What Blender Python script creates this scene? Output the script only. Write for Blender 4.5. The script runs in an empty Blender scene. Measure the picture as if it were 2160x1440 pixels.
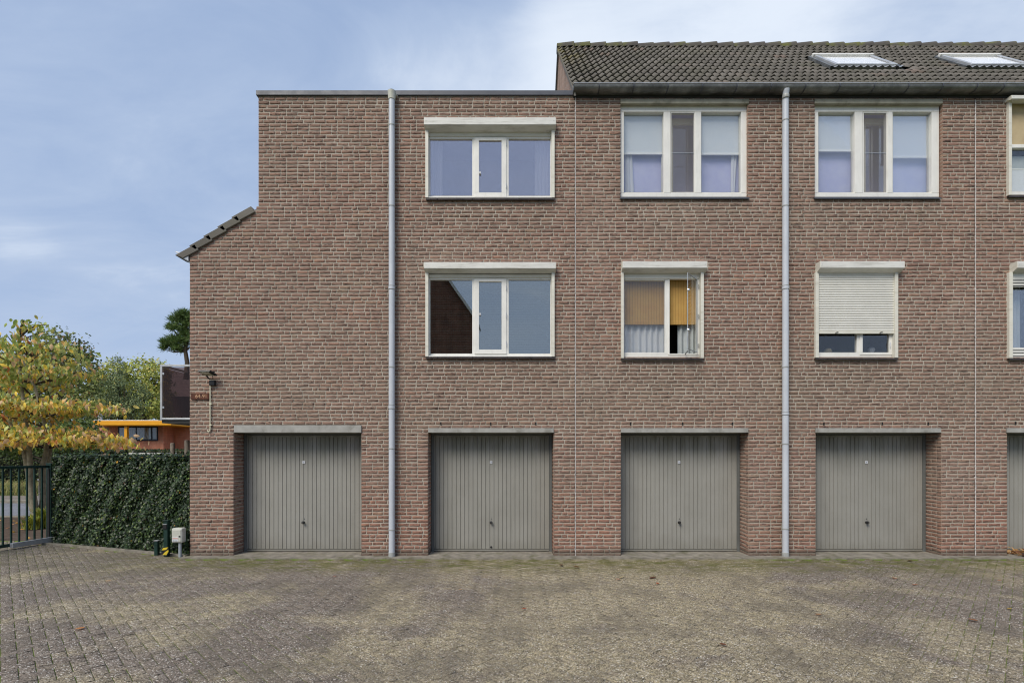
import bpy, math, random
import numpy as np
from mathutils import Vector, Matrix

R = math.radians
rng = np.random.default_rng(7)
random.seed(7)
scene = bpy.context.scene
COL = scene.collection

# ------------------------------------------------------------------ camera, sky, sun, exposure
F, CY, CH = 1080.0, 9.0, 1.77          # focal length in photo pixels, distance to facade, eye height
cam_d = bpy.data.cameras.new("camera")
cam = bpy.data.objects.new("camera", cam_d)
COL.objects.link(cam)
cam.location = (0, -CY, CH)
cam.rotation_euler = (R(90), 0, 0)
cam_d.lens = 18.0
cam_d.sensor_width = 36.0
cam_d.shift_y = 240 / 2160
cam_d.clip_end = 2000
scene.camera = cam

SUN_EL, SUN_AZ = 46.0, -34.0            # the sun stands behind the viewer, a little to the left
sun_dir = Vector((math.sin(R(SUN_AZ)) * math.cos(R(SUN_EL)), -math.cos(R(SUN_AZ)) * math.cos(R(SUN_EL)), math.sin(R(SUN_EL))))

world = bpy.data.worlds.new("World")
scene.world = world
world.use_nodes = True
wn = world.node_tree
wn.nodes.clear()


class NT:
    """small node helper"""
    def __init__(s, nt):
        s.nt = nt

    def n(s, t, ins=None, **kw):
        nd = s.nt.nodes.new(t)
        for k, v in kw.items():
            setattr(nd, k, v)
        for k, v in (ins or {}).items():
            sock = nd.inputs[k]
            if isinstance(v, bpy.types.NodeSocket):
                s.nt.links.new(v, sock)
            else:
                if sock.type == 'RGBA' and len(v) == 3:
                    v = (*v, 1)
                sock.default_value = v
        return nd

    def math(s, op, a, b=0.0, c=0.0, clamp=False):
        nd = s.n('ShaderNodeMath', {0: a, 1: b, 2: c}, operation=op)
        nd.use_clamp = clamp
        return nd.outputs[0]

    def mix(s, f, a, b, bt='MIX'):
        nd = s.nt.nodes.new('ShaderNodeMix')
        nd.data_type = 'RGBA'
        nd.blend_type = bt
        for i, v in ((0, f), (6, a), (7, b)):
            if isinstance(v, bpy.types.NodeSocket):
                s.nt.links.new(v, nd.inputs[i])
            else:
                if i and len(v) == 3:
                    v = (*v, 1)
                nd.inputs[i].default_value = v
        return nd.outputs[2]

    def ramp(s, f, stops, interp='LINEAR'):
        nd = s.n('ShaderNodeValToRGB', {0: f})
        cr = nd.color_ramp
        cr.interpolation = interp
        while len(cr.elements) < len(stops):
            cr.elements.new(0.5)
        for e, (p, c) in zip(cr.elements, stops):
            e.position = p
            e.color = (*c, 1) if isinstance(c, (tuple, list)) else (c, c, c, 1)
        return nd.outputs[0]

    def noise(s, vec, scale, detail=2.0, rough=0.5, dist=0.0):
        nd = s.n('ShaderNodeTexNoise', {'Vector': vec, 'Scale': scale, 'Detail': detail, 'Roughness': rough, 'Distortion': dist})
        return nd.outputs[0]

    def mapping(s, vec, scale=(1, 1, 1), loc=(0, 0, 0), rot=(0, 0, 0)):
        return s.n('ShaderNodeMapping', {'Vector': vec, 'Scale': scale, 'Location': loc, 'Rotation': rot}).outputs[0]

    def maprange(s, v, a, b, c=0.0, d=1.0, smooth=True):
        nd = s.n('ShaderNodeMapRange', {0: v, 1: a, 2: b, 3: c, 4: d})
        if smooth:
            nd.interpolation_type = 'SMOOTHSTEP'
        return nd.outputs[0]


w = NT(wn)
sky = w.n('ShaderNodeTexSky', sky_type='NISHITA')
sky.sun_disc = False
sky.sun_elevation = R(SUN_EL)
sky.sun_rotation = R(180 + SUN_AZ)
sky.altitude = 10
sky.air_density = 1.0
sky.dust_density = 1.6
sky.ozone_density = 1.3
tc = w.n('ShaderNodeTexCoord').outputs['Generated']
# clouds: direction projected on a layer high above, so that they flatten towards the horizon
sep = w.n('ShaderNodeSeparateXYZ', {0: tc})
zz = w.math('MAXIMUM', sep.outputs[2], 0.0)
zz = w.math('ADD', zz, 0.22)
px_ = w.math('DIVIDE', sep.outputs[0], zz)
py_ = w.math('DIVIDE', sep.outputs[1], zz)
cv = w.n('ShaderNodeCombineXYZ', {0: px_, 1: py_, 2: 3.7}).outputs[0]
c1 = w.noise(w.mapping(cv, (0.75, 1.0, 1.0), (2.1, 0.4, 0)), 1.15, 7, 0.55, 0.5)
c2 = w.noise(w.mapping(cv, (0.9, 1.7, 1.0), (7.3, 2.2, 0), (0, 0, 0.6)), 2.2, 7, 0.6, 0.5)
cl = w.math('ADD', w.math('MULTIPLY', c1, 0.5), w.math('MULTIPLY', c2, 0.5))
def cloud_bank(px, py, tight, wx=1.0, wz=1.0):
    d = Vector((px - 1080, 1080, 960 - py)).normalized()
    dx = w.math('MULTIPLY', w.math('SUBTRACT', sep.outputs[0], d.x), wx)
    dz = w.math('MULTIPLY', w.math('SUBTRACT', sep.outputs[2], d.z), wz)
    dy = w.math('SUBTRACT', sep.outputs[1], d.y)
    q = w.math('ADD', w.math('ADD', w.math('MULTIPLY', dx, dx), w.math('MULTIPLY', dy, dy)), w.math('MULTIPLY', dz, dz))
    return w.maprange(w.math('MULTIPLY', q, tight), 0.0, 1.0, 1.0, 0.0)


banks = w.math('MULTIPLY', cloud_bank(1440, 30, 12.0, 1.0, 1.4), 0.28)
banks = w.math('ADD', banks, w.math('MULTIPLY', cloud_bank(1060, 190, 16.0, 0.9, 2.0), 0.20))
banks = w.math('ADD', banks, w.math('MULTIPLY', cloud_bank(420, 420, 7.0, 0.8, 1.6), 0.07))
banks = w.math('ADD', banks, w.math('MULTIPLY', cloud_bank(10, 510, 260.0, 0.7, 1.6), 0.07))
banks = w.math('ADD', banks, w.math('MULTIPLY', cloud_bank(1900, 40, 5.0), 0.10))
cl = w.math('ADD', cl, banks)
mask = w.maprange(cl, 0.36, 0.68)
thick = w.maprange(cl, 0.56, 0.86)
cloud_col = w.mix(thick, (3.05, 3.75, 5.0), (5.3, 5.8, 6.5))
blue = w.mix(0.88, sky.outputs[0], (2.25, 3.0, 4.5))
skyc = w.mix(w.math('MULTIPLY', mask, 0.9), blue, cloud_col)
# brighter, whiter veil low down
hz = w.maprange(sep.outputs[2], 0.0, 0.40, 0.5, 0.0)
skyc = w.mix(hz, skyc, (3.3, 3.95, 5.1))
bg = w.n('ShaderNodeBackground', {'Color': skyc, 'Strength': 0.09})
out = w.n('ShaderNodeOutputWorld', {0: bg.outputs[0]})

sun_l = bpy.data.lights.new("sun", 'SUN')
sun_l.energy = 2.0
sun_l.angle = R(30)
sun_l.color = (1.0, 0.93, 0.82)
sun = bpy.data.objects.new("sun", sun_l)
COL.objects.link(sun)
sun.rotation_euler = sun_dir.to_track_quat('Z', 'Y').to_euler()

scene.view_settings.view_transform = 'Standard'
scene.view_settings.look = 'None'
scene.view_settings.gamma = 1
scene.view_settings.use_curve_mapping = False
scene.view_settings.exposure = 0.80
scene.cycles.max_bounces = 6
scene.cycles.transparent_max_bounces = 16
scene.cycles.use_denoising = True
scene.cycles.pixel_filter_type = 'BLACKMAN_HARRIS'
scene.cycles.filter_width = 1.1


# ------------------------------------------------------------------ geometry helpers
def sc(y=0.0):
    return F / (CY + y)


def X(px, y=0.0):
    return (px - 1080) / sc(y)


def Z(py, y=0.0):
    return CH + (960 - py) / sc(y)


def GP(px, py):
    d = CH * F / (py - 960)
    return ((px - 1080) * d / F, d - CY)


def make_mesh(name, verts, faces):
    me = bpy.data.meshes.new(name)
    me.from_pydata([tuple(map(float, v)) for v in verts], [], [tuple(int(i) for i in f) for f in faces])
    me.update()
    return me


def fast_mesh(name, V, Q, tone=None, col=None):
    """V (n,3); Q (m,k) equal sided faces"""
    me = bpy.data.meshes.new(name)
    V = np.ascontiguousarray(V, dtype=np.float32)
    Q = np.ascontiguousarray(Q, dtype=np.int32)
    m, k = Q.shape
    me.vertices.add(len(V))
    me.vertices.foreach_set('co', V.ravel())
    me.loops.add(m * k)
    me.loops.foreach_set('vertex_index', Q.ravel())
    me.polygons.add(m)
    me.polygons.foreach_set('loop_start', np.arange(0, m * k, k, dtype=np.int32))
    me.update(calc_edges=True)
    if tone is not None:
        a = me.attributes.new('tone', 'FLOAT', 'POINT')
        a.data.foreach_set('value', np.ascontiguousarray(tone, dtype=np.float32))
    if col is not None:
        a = me.attributes.new('leafcol', 'FLOAT_COLOR', 'POINT')
        c = np.ones((len(V), 4), dtype=np.float32)
        c[:, :3] = col
        a.data.foreach_set('color', c.ravel())
    return me


def link(name, data, mat=None, parent=None, loc=None, kind=None):
    o = bpy.data.objects.new(name, data)
    COL.objects.link(o)
    if parent is not None:
        o.parent = parent
    if loc is not None:
        o.location = loc
    if mat is not None and data is not None and not data.materials:
        data.materials.append(mat)
    if kind:
        o['kind'] = kind
    return o


def empty(name, loc=(0, 0, 0), label=None, cat=None, group=None, parent=None):
    o = bpy.data.objects.new(name, None)
    COL.objects.link(o)
    o.location = loc
    o.empty_display_size = 0.1
    if parent is not None:
        o.parent = parent
    return tag(o, label, cat, group)


def tag(o, label=None, cat=None, group=None, kind=None):
    if label:
        o['label'] = label
    if cat:
        o['category'] = cat
    if group:
        o['group'] = group
    if kind:
        o['kind'] = kind
    return o


class MB:
    def __init__(s):
        s.v, s.f = [], []

    def add(s, v, f):
        b = len(s.v)
        s.v += [tuple(p) for p in v]
        s.f += [tuple(i + b for i in q) for q in f]
        return s

    def box(s, x0, x1, y0, y1, z0, z1):
        x0, x1 = min(x0, x1), max(x0, x1)
        y0, y1 = min(y0, y1), max(y0, y1)
        z0, z1 = min(z0, z1), max(z0, z1)
        return s.add([(x0, y0, z0), (x1, y0, z0), (x1, y1, z0), (x0, y1, z0), (x0, y0, z1), (x1, y0, z1), (x1, y1, z1), (x0, y1, z1)],
                     [(0, 3, 2, 1), (4, 5, 6, 7), (0, 1, 5, 4), (1, 2, 6, 5), (2, 3, 7, 6), (3, 0, 4, 7)])

    def pbox(s, px0, px1, py0, py1, yf, yb):
        """box given by its front face in photo pixels at plane y=yf"""
        return s.box(X(px0, yf), X(px1, yf), yf, yb, Z(py1, yf), Z(py0, yf))

    def prism(s, prof, x0, x1):
        """profile of (y,z) points swept along X"""
        n = len(prof)
        v = [(x0, y, z) for y, z in prof] + [(x1, y, z) for y, z in prof]
        f = [(i, (i + 1) % n, (i + 1) % n + n, i + n) for i in range(n)]
        f += [tuple(range(n))[::-1], tuple(range(n, 2 * n))]
        return s.add(v, f)

    def tube(s, pts, r, seg=12, caps=True):
        pts = [Vector(p) for p in pts]
        rs = r if isinstance(r, (list, tuple)) else [r] * len(pts)
        base = len(s.v)
        up = None
        for i, p in enumerate(pts):
            d = (pts[min(i + 1, len(pts) - 1)] - pts[max(i - 1, 0)]).normalized()
            if up is None:
                up = Vector((0, 0, 1)) if abs(d.z) < 0.9 else Vector((1, 0, 0))
            a = d.cross(up).normalized()
            up = a.cross(d).normalized()
            for k in range(seg):
                t = 2 * math.pi * k / seg
                q = p + (a * math.cos(t) + up * math.sin(t)) * rs[i]
                s.v.append(tuple(q))
        for i in range(len(pts) - 1):
            for k in range(seg):
                a0 = base + i * seg + k
                a1 = base + i * seg + (k + 1) % seg
                s.f.append((a0, a1, a1 + seg, a0 + seg))
        if caps:
            s.f.append(tuple(base + k for k in range(seg))[::-1])
            s.f.append(tuple(base + (len(pts) - 1) * seg + k for k in range(seg)))
        return s

    def lathe(s, c, prof, seg=16, axis='Z'):
        base = len(s.v)
        for r, h in prof:
            for k in range(seg):
                t = 2 * math.pi * k / seg
                a, b = r * math.cos(t), r * math.sin(t)
                p = {'Z': (a, b, h), 'Y': (a, h, b), 'X': (h, a, b)}[axis]
                s.v.append((c[0] + p[0], c[1] + p[1], c[2] + p[2]))
        for i in range(len(prof) - 1):
            for k in range(seg):
                a0 = base + i * seg + k
                a1 = base + i * seg + (k + 1) % seg
                s.f.append((a0, a1, a1 + seg, a0 + seg))
        s.f.append(tuple(base + k for k in range(seg))[::-1])
        s.f.append(tuple(base + (len(prof) - 1) * seg + k for k in range(seg)))
        return s

    def obj(s, name, mat, parent=None, bevel=0.0, smooth=False, segs=2, kind=None):
        me = make_mesh(name, s.v, s.f)
        if smooth:
            me.polygons.foreach_set('use_smooth', [True] * len(me.polygons))
            try:
                me.set_sharp_from_angle(angle=R(40))
            except Exception:
                pass
        o = link(name, me, mat, parent, kind=kind)
        if bevel:
            b = o.modifiers.new('b', 'BEVEL')
            b.width = bevel
            b.segments = segs
            b.limit_method = 'ANGLE'
            b.angle_limit = R(40)
        return o


# ------------------------------------------------------------------ materials
def new_mat(name):
    m = bpy.data.materials.new(name)
    m.use_nodes = True
    nt = m.node_tree
    nt.nodes.clear()
    k = NT(nt)
    b = k.n('ShaderNodeBsdfPrincipled')
    k.n('ShaderNodeOutputMaterial', {0: b.outputs[0]})
    return m, k, b


def setin(k, b, **kw):
    names = dict(color='Base Color', rough='Roughness', metal='Metallic', spec='Specular IOR Level', normal='Normal', alpha='Alpha')
    for a, v in kw.items():
        sock = b.inputs[names[a]]
        if isinstance(v, bpy.types.NodeSocket):
            k.nt.links.new(v, sock)
        else:
            if sock.type == 'RGBA' and len(v) == 3:
                v = (*v, 1)
            sock.default_value = v


def pos(k):
    return k.n('ShaderNodeNewGeometry').outputs['Position']


def simple(name, col, rough=0.6, metal=0.0, spec=0.4, var=0.12, scale=3.0, grime=None, grime_f=0.3, bump=0.0, bscale=60, gstretch=(1, 1, 1)):
    m, k, b = new_mat(name)
    p = pos(k)
    n = k.noise(p, scale, 5, 0.6)
    dark = tuple(c * (1 - var * 1.6) for c in col)
    lite = tuple(min(1, c * (1 + var)) for c in col)
    c = k.ramp(n, [(0.3, dark), (0.7, lite)])
    if grime:
        g = k.noise(k.mapping(p, gstretch), 4.0, 6, 0.7)
        c = k.mix(k.maprange(g, 0.48, 0.72, 0, grime_f), c, grime)
    rr = k.maprange(k.noise(p, scale * 4, 3), 0.3, 0.7, rough - 0.08, min(1, rough + 0.08))
    setin(k, b, color=c, rough=rr, metal=metal, spec=spec)
    if bump:
        bn = k.n('ShaderNodeBump', {'Height': k.noise(p, bscale, 4, 0.6), 'Strength': bump, 'Distance': 0.01})
        setin(k, b, normal=bn.outputs[0])
    return m


def brick_material():
    m, k, b = new_mat('brick_clay')
    p = pos(k)
    rnd = k.n('ShaderNodeObjectInfo').outputs['Random']
    tone = k.n('ShaderNodeAttribute', attribute_name='tone').outputs['Fac']
    r = k.math('FRACT', k.math('ADD', rnd, tone))
    base = k.ramp(r, [(0.0, (0.228, 0.142, 0.112)), (0.2, (0.262, 0.158, 0.122)), (0.5, (0.284, 0.170, 0.132)), (0.80, (0.294, 0.184, 0.142)),
                      (0.95, (0.325, 0.180, 0.130)), (1.0, (0.310, 0.222, 0.160))])
    sp = k.n('ShaderNodeSeparateXYZ', {0: p}).outputs[2]
    # redder clean bricks low down and beside the garages, a grey brown film across the middle
    nz = k.noise(p, 0.55, 4, 0.6)
    low = k.maprange(k.math('ADD', sp, k.math('MULTIPLY', nz, 1.2)), 0.9, 2.3, 1.0, 0.0)
    base = k.mix(k.math('MULTIPLY', low, 0.28), base, (0.36, 0.150, 0.095))
    film = k.maprange(k.noise(k.mapping(p, (0.5, 0.5, 1.0)), 0.9, 6, 0.65), 0.40, 0.68)
    band = k.math('MULTIPLY', k.maprange(sp, 1.7, 2.6), k.maprange(sp, 3.1, 4.2, 1.0, 0.0))
    ff = k.math('ADD', k.math('MULTIPLY', film, 0.40), k.math('MULTIPLY', band, 0.30), clamp=True)
    base = k.mix(ff, base, (0.245, 0.188, 0.143))
    # rain streaks, and darker bands along the downpipes
    spx = k.n('ShaderNodeSeparateXYZ', {0: p}).outputs[0]
    st_ = k.maprange(k.noise(k.mapping(p, (3.2, 3.2, 0.32)), 1.0, 6, 0.66), 0.52, 0.74, 0.0, 0.55)
    for px_ in (X(825), X(1660)):
        d_ = k.math('ABSOLUTE', k.math('SUBTRACT', spx, px_))
        st_ = k.math('MAXIMUM', st_, k.maprange(k.math('ADD', d_, k.math('MULTIPLY', k.noise(p, 6, 4), 0.14)), 0.10, 0.24, 0.5, 0.0))
    sn = k.noise(k.mapping(p, (5.0, 5.0, 0.7)), 1.0, 6, 0.68)
    for (a, b2, zs) in [(X(895), X(1175), Z(422)), (X(895), X(1175), Z(757)), (X(1305), X(1585), Z(421)), (X(1715), X(1990), Z(421)), (X(1308), X(1487), Z(758)), (X(1718), X(1897), Z(758)),
                        (X(540), X(1215), Z(200)), (X(1213), X(2300), Z(205))]:
        inx = k.math('MULTIPLY', k.maprange(spx, a - 0.05, a + 0.08), k.maprange(spx, b2 - 0.08, b2 + 0.05, 1.0, 0.0))
        inz = k.math('MULTIPLY', k.maprange(sp, zs - 0.75, zs - 0.02), k.maprange(sp, zs, zs + 0.01, 1.0, 0.0))
        st_ = k.math('MAXIMUM', st_, k.math('MULTIPLY', k.math('MULTIPLY', inx, inz), k.maprange(sn, 0.35, 0.65, 0.1, 0.7)))
    base = k.mix(st_, base, (0.16, 0.118, 0.092))
    pale = k.maprange(k.noise(p, 0.42, 5, 0.6), 0.50, 0.68, 0.0, 0.35)
    base = k.mix(pale, base, (0.34, 0.25, 0.20))
    # foot of the wall is dirty
    foot = k.maprange(k.math('ADD', sp, k.math('MULTIPLY', k.noise(p, 3.0, 4), 0.12)), 0.10, 0.24, 0.75, 0.0)
    base = k.mix(foot, base, (0.115, 0.10, 0.08))
    # creases of the hand formed clay, their dirt and shade put into the colour
    cr = k.noise(k.mapping(p, (9, 9, 42), rot=(0, 0.12, 0)), 1.0, 4, 0.65, 1.6)
    crease = k.ramp(cr, [(0.415, 0.0), (0.475, 1.0)])
    dk = k.mix(k.ramp(k.noise(k.mapping(p, (3, 3, 8)), 2.0, 3), [(0.38, 0.3), (0.58, 1.0)]), (0, 0, 0), (1, 1, 1))
    base = k.mix(k.math('MULTIPLY', k.math('SUBTRACT', 1.0, crease), dk), base, (0.078, 0.050, 0.042))
    gr = k.noise(p, 260, 3, 0.7)
    base = k.mix(0.38, base, k.ramp(gr, [(0.3, 0.16), (0.7, 0.84)]), 'OVERLAY')
    setin(k, b, color=base, rough=0.92, spec=0.15)
    h = k.math('ADD', k.math('MULTIPLY', cr, 1.0), k.math('MULTIPLY', gr, 0.25))
    bn = k.n('ShaderNodeBump', {'Height': h, 'Strength': 0.8, 'Distance': 0.012})
    setin(k, b, normal=bn.outputs[0])
    return m


def mortar_material():
    m, k, b = new_mat('mortar')
    p = pos(k)
    n = k.noise(p, 1.2, 5, 0.6)
    c = k.ramp(n, [(0.3, (0.31, 0.275, 0.225)), (0.7, (0.45, 0.405, 0.34))])
    sp = k.n('ShaderNodeSeparateXYZ', {0: p}).outputs[2]
    foot = k.maprange(k.math('ADD', sp, k.math('MULTIPLY', k.noise(p, 3.0, 4), 0.12)), 0.08, 0.24, 0.8, 0.0)
    c = k.mix(foot, c, (0.13, 0.115, 0.09))
    g = k.noise(p, 180, 3, 0.7)
    c = k.mix(0.3, c, k.ramp(g, [(0.3, 0.15), (0.7, 0.85)]), 'OVERLAY')
    setin(k, b, color=c, rough=0.95, spec=0.1)
    bn = k.n('ShaderNodeBump', {'Height': g, 'Strength': 0.4, 'Distance': 0.004})
    setin(k, b, normal=bn.outputs[0])
    return m


def flat_brick(name, c1, c2, mort, horiz='Y', scale=1.0):
    """brick print for walls that are seen only at a glancing angle or far away"""
    m, k, b = new_mat(name)
    p = k.n('ShaderNodeSeparateXYZ', {0: pos(k)})
    v = k.n('ShaderNodeCombineXYZ', {0: p.outputs[1 if horiz == 'Y' else 0], 1: p.outputs[2]}).outputs[0]
    t = k.n('ShaderNodeTexBrick', {'Vector': v, 'Color1': c1, 'Color2': c2, 'Mortar': mort, 'Scale': scale, 'Mortar Size': 0.0055, 'Brick Width': 0.215, 'Row Height': 0.065})
    n = k.noise(k.mapping(pos(k), (3, 3, 1)), 1.0, 6, 0.7)
    c = k.mix(0.5, t.outputs[0], k.ramp(n, [(0.3, 0.2), (0.7, 0.8)]), 'OVERLAY')
    setin(k, b, color=c, rough=0.9, spec=0.1)
    bn = k.n('ShaderNodeBump', {'Height': t.outputs[1], 'Strength': 0.5, 'Distance': -0.006})
    setin(k, b, normal=bn.outputs[0])
    return m


def paver_material():
    m, k, b = new_mat('paver_concrete')
    p = pos(k)
    sp = k.n('ShaderNodeSeparateXYZ', {0: p})
    x, y = sp.outputs[0], sp.outputs[1]
    rnd = k.n('ShaderNodeObjectInfo').outputs['Random']
    tone = k.n('ShaderNodeAttribute', attribute_name='tone').outputs['Fac']
    r = k.math('FRACT', k.math('ADD', rnd, tone))
    grey = k.ramp(r, [(0.0, (0.192, 0.160, 0.132)), (0.5, (0.210, 0.176, 0.145)), (1.0, (0.228, 0.193, 0.160))])
    # pale lichen film spreading over the middle and the right
    n1 = k.noise(p, 0.8, 6, 0.62, 0.4)
    cx = k.math('SUBTRACT', 1.0, k.math('ABSOLUTE', k.math('MULTIPLY', k.math('SUBTRACT', x, 1.2), 0.26)), clamp=True)
    lf = k.maprange(k.math('ADD', n1, k.math('MULTIPLY', cx, 0.22)), 0.47, 0.66)
    lf2 = k.maprange(k.noise(p, 9.0, 5, 0.7), 0.35, 0.6, 0.45, 1.0)
    lich = k.math('MULTIPLY', lf, lf2)
    c = k.mix(k.math('MULTIPLY', lich, 0.72), grey, (0.400, 0.342, 0.215))
    # exposed chippings
    vo = k.n('ShaderNodeTexVoronoi', {'Vector': p, 'Scale': 115.0, 'Randomness': 1.0})
    vs = k.n('ShaderNodeSeparateXYZ', {0: vo.outputs['Color']}).outputs[0]
    chip = k.ramp(vs, [(0.0, 0.10), (0.45, 0.42), (0.8, 0.60), (0.93, 0.72), (1.0, 1.0)])
    c = k.mix(1.0, c, chip, 'OVERLAY')
    white = k.math('MULTIPLY', k.maprange(vs, 0.94, 0.95), 0.85)
    c = k.mix(white, c, (0.62, 0.60, 0.55))
    fine = k.noise(p, 420, 2, 0.6)
    c = k.mix(0.35, c, k.ramp(fine, [(0.3, 0.1), (0.7, 0.9)]), 'OVERLAY')
    # damp dark areas
    dn = k.maprange(k.noise(k.mapping(p, (1, 1, 1), (3.3, 1.7, 0)), 0.85, 7, 0.66), 0.47, 0.62, 0.0, 0.5)
    c = k.mix(dn, c, (0.125, 0.108, 0.086))
    # moss: a belt along the foot of the wall, strongest right of the middle
    yw = k.math('ADD', y, k.math('MULTIPLY', k.math('SUBTRACT', k.noise(p, 1.3, 5, 0.65), 0.5), 1.6))
    belt = k.math('MULTIPLY', k.maprange(yw, -1.7, -0.5), k.maprange(x, -7.5, -4.0, 0.25, 1.0))
    bn_ = k.maprange(k.noise(k.mapping(p, (1, 2, 1)), 3.5, 6, 0.7), 0.36, 0.62)
    strong = k.maprange(k.noise(k.mapping(p, (0.5, 2.4, 1), (4.2, 0, 0)), 1.3, 5, 0.6), 0.42, 0.60)
    mz = k.math('MULTIPLY', belt, bn_)
    c = k.mix(k.math('MULTIPLY', mz, 0.85), c, (0.14, 0.128, 0.05))
    c = k.mix(k.math('MULTIPLY', k.math('MULTIPLY', mz, strong), 0.7), c, (0.075, 0.085, 0.018))
    setin(k, b, color=c, rough=0.93, spec=0.15)
    h = k.math('ADD', vs, fine)
    bn = k.n('ShaderNodeBump', {'Height': h, 'Strength': 0.5, 'Distance': 0.004})
    setin(k, b, normal=bn.outputs[0])
    return m


def leaf_material(name, rough=0.5, spec=0.4, trans=0.25):
    m, k, b = new_mat(name)
    a = k.n('ShaderNodeAttribute', attribute_name='leafcol').outputs['Color']
    n = k.noise(pos(k), 30, 3)
    c = k.mix(0.3, a, k.ramp(n, [(0.3, 0.25), (0.7, 0.75)]), 'OVERLAY')
    setin(k, b, color=c, rough=rough, spec=spec)
    tr = k.n('ShaderNodeBsdfTranslucent', {0: c})
    mx = k.n('ShaderNodeMixShader', {0: trans, 1: b.outputs[0], 2: tr.outputs[0]})
    outn = [q for q in k.nt.nodes if q.type == 'OUTPUT_MATERIAL'][0]
    k.nt.links.new(mx.outputs[0], outn.inputs[0])
    return m


def glass_material(name, refl=0.3, tint=(0.985, 0.99, 0.985), rough=0.0, rcol=(0.9, 0.92, 0.95), wob=0.0015, fr=0.4):
    m = bpy.data.materials.new(name)
    m.use_nodes = True
    m.node_tree.nodes.clear()
    k = NT(m.node_tree)
    bn = k.n('ShaderNodeBump', {'Height': k.noise(pos(k), 1.6, 2), 'Strength': wob, 'Distance': 0.1})
    g = k.n('ShaderNodeBsdfGlossy', {'Color': (*rcol, 1), 'Roughness': rough, 'Normal': bn.outputs[0]})
    t = k.n('ShaderNodeBsdfTransparent', {0: (*tint, 1)})
    lw = k.n('ShaderNodeFresnel', {'IOR': 1.5})
    fac = k.math('ADD', refl, k.math('MULTIPLY', lw.outputs[0], fr), clamp=True)
    mx = k.n('ShaderNodeMixShader', {0: fac, 1: t.outputs[0], 2: g.outputs[0]})
    k.n('ShaderNodeOutputMaterial', {0: mx.outputs[0]})
    return m


def cloth_material(name, col, trans=0.3, weave=0.0):
    m, k, b = new_mat(name)
    p = pos(k)
    n = k.noise(p, 6, 3)
    c = k.mix(0.3, col, k.ramp(n, [(0.3, 0.35), (0.7, 0.65)]), 'OVERLAY')
    if weave:
        wv = k.n('ShaderNodeTexWave', {'Vector': p, 'Scale': 40.0, 'Distortion': 2.0, 'Detail': 2.0}, bands_direction='Z')
        wx = k.n('ShaderNodeTexWave', {'Vector': p, 'Scale': 6.5, 'Distortion': 0.6}, bands_direction='X')
        c = k.mix(k.math('MULTIPLY', wv.outputs[1], weave), c, tuple(q * 0.45 for q in col))
        c = k.mix(k.math('MULTIPLY', k.maprange(wx.outputs[1], 0.86, 0.97), 0.5), c, tuple(q * 0.35 for q in col))
    setin(k, b, color=c, rough=0.9, spec=0.1)
    tr = k.n('ShaderNodeBsdfTranslucent', {0: c})
    mx = k.n('ShaderNodeMixShader', {0: trans, 1: b.outputs[0], 2: tr.outputs[0]})
    outn = [q for q in k.nt.nodes if q.type == 'OUTPUT_MATERIAL'][0]
    k.nt.links.new(mx.outputs[0], outn.inputs[0])
    return m


def tile_material():
    m, k, b = new_mat('concrete_roof_tile')
    p = pos(k)
    rnd = k.n('ShaderNodeObjectInfo').outputs['Random']
    tone = k.n('ShaderNodeAttribute', attribute_name='tone').outputs['Fac']
    r = k.math('FRACT', k.math('ADD', rnd, tone))
    c = k.ramp(r, [(0.0, (0.120, 0.110, 0.097)), (0.6, (0.150, 0.138, 0.122)), (0.93, (0.175, 0.160, 0.142)), (1.0, (0.18, 0.14, 0.118))])
    n = k.noise(p, 1.3, 6, 0.65)
    c = k.mix(k.maprange(n, 0.42, 0.68, 0, 0.5), c, (0.115, 0.112, 0.082))
    sp = k.n('ShaderNodeSeparateXYZ', {0: p})
    edge = k.maprange(sp.outputs[0], 1.2, 1.75, 1.0, 0.0)
    yl = k.math('MULTIPLY', k.math('MULTIPLY', edge, k.maprange(sp.outputs[2], 9.3, 11.0)), k.maprange(k.noise(p, 5, 4), 0.45, 0.6))
    c = k.mix(k.math('MULTIPLY', yl, 0.75), c, (0.22, 0.19, 0.06))
    g = k.noise(p, 120, 4, 0.7)
    c = k.mix(0.35, c, k.ramp(g, [(0.3, 0.1), (0.7, 0.9)]), 'OVERLAY')
    setin(k, b, color=c, rough=0.88, spec=0.2)
    bn = k.n('ShaderNodeBump', {'Height': g, 'Strength': 0.3, 'Distance': 0.004})
    setin(k, b, normal=bn.outputs[0])
    return m


def ridge_material():
    m, k, b = new_mat('mossy_ridge')
    p = pos(k)
    c = k.ramp(k.noise(p, 2.2, 5, 0.7), [(0.35, (0.085, 0.078, 0.075)), (0.52, (0.105, 0.097, 0.082)), (0.66, (0.14, 0.145, 0.05))])
    setin(k, b, color=c, rough=0.9, spec=0.15)
    bn = k.n('ShaderNodeBump', {'Height': k.noise(p, 40, 4), 'Strength': 0.5, 'Distance': 0.01})
    setin(k, b, normal=bn.outputs[0])
    return m


def ground_material(name, stops, scale=2.0, bump=0.4, rough=0.95):
    m, k, b = new_mat(name)
    p = pos(k)
    n = k.noise(p, scale, 8, 0.72)
    c = k.ramp(n, stops)
    f = k.noise(p, scale * 40, 3)
    c = k.mix(0.4, c, k.ramp(f, [(0.3, 0.15), (0.7, 0.85)]), 'OVERLAY')
    setin(k, b, color=c, rough=rough, spec=0.15)
    bn = k.n('ShaderNodeBump', {'Height': f, 'Strength': bump, 'Distance': 0.02})
    setin(k, b, normal=bn.outputs[0])
    return m


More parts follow.
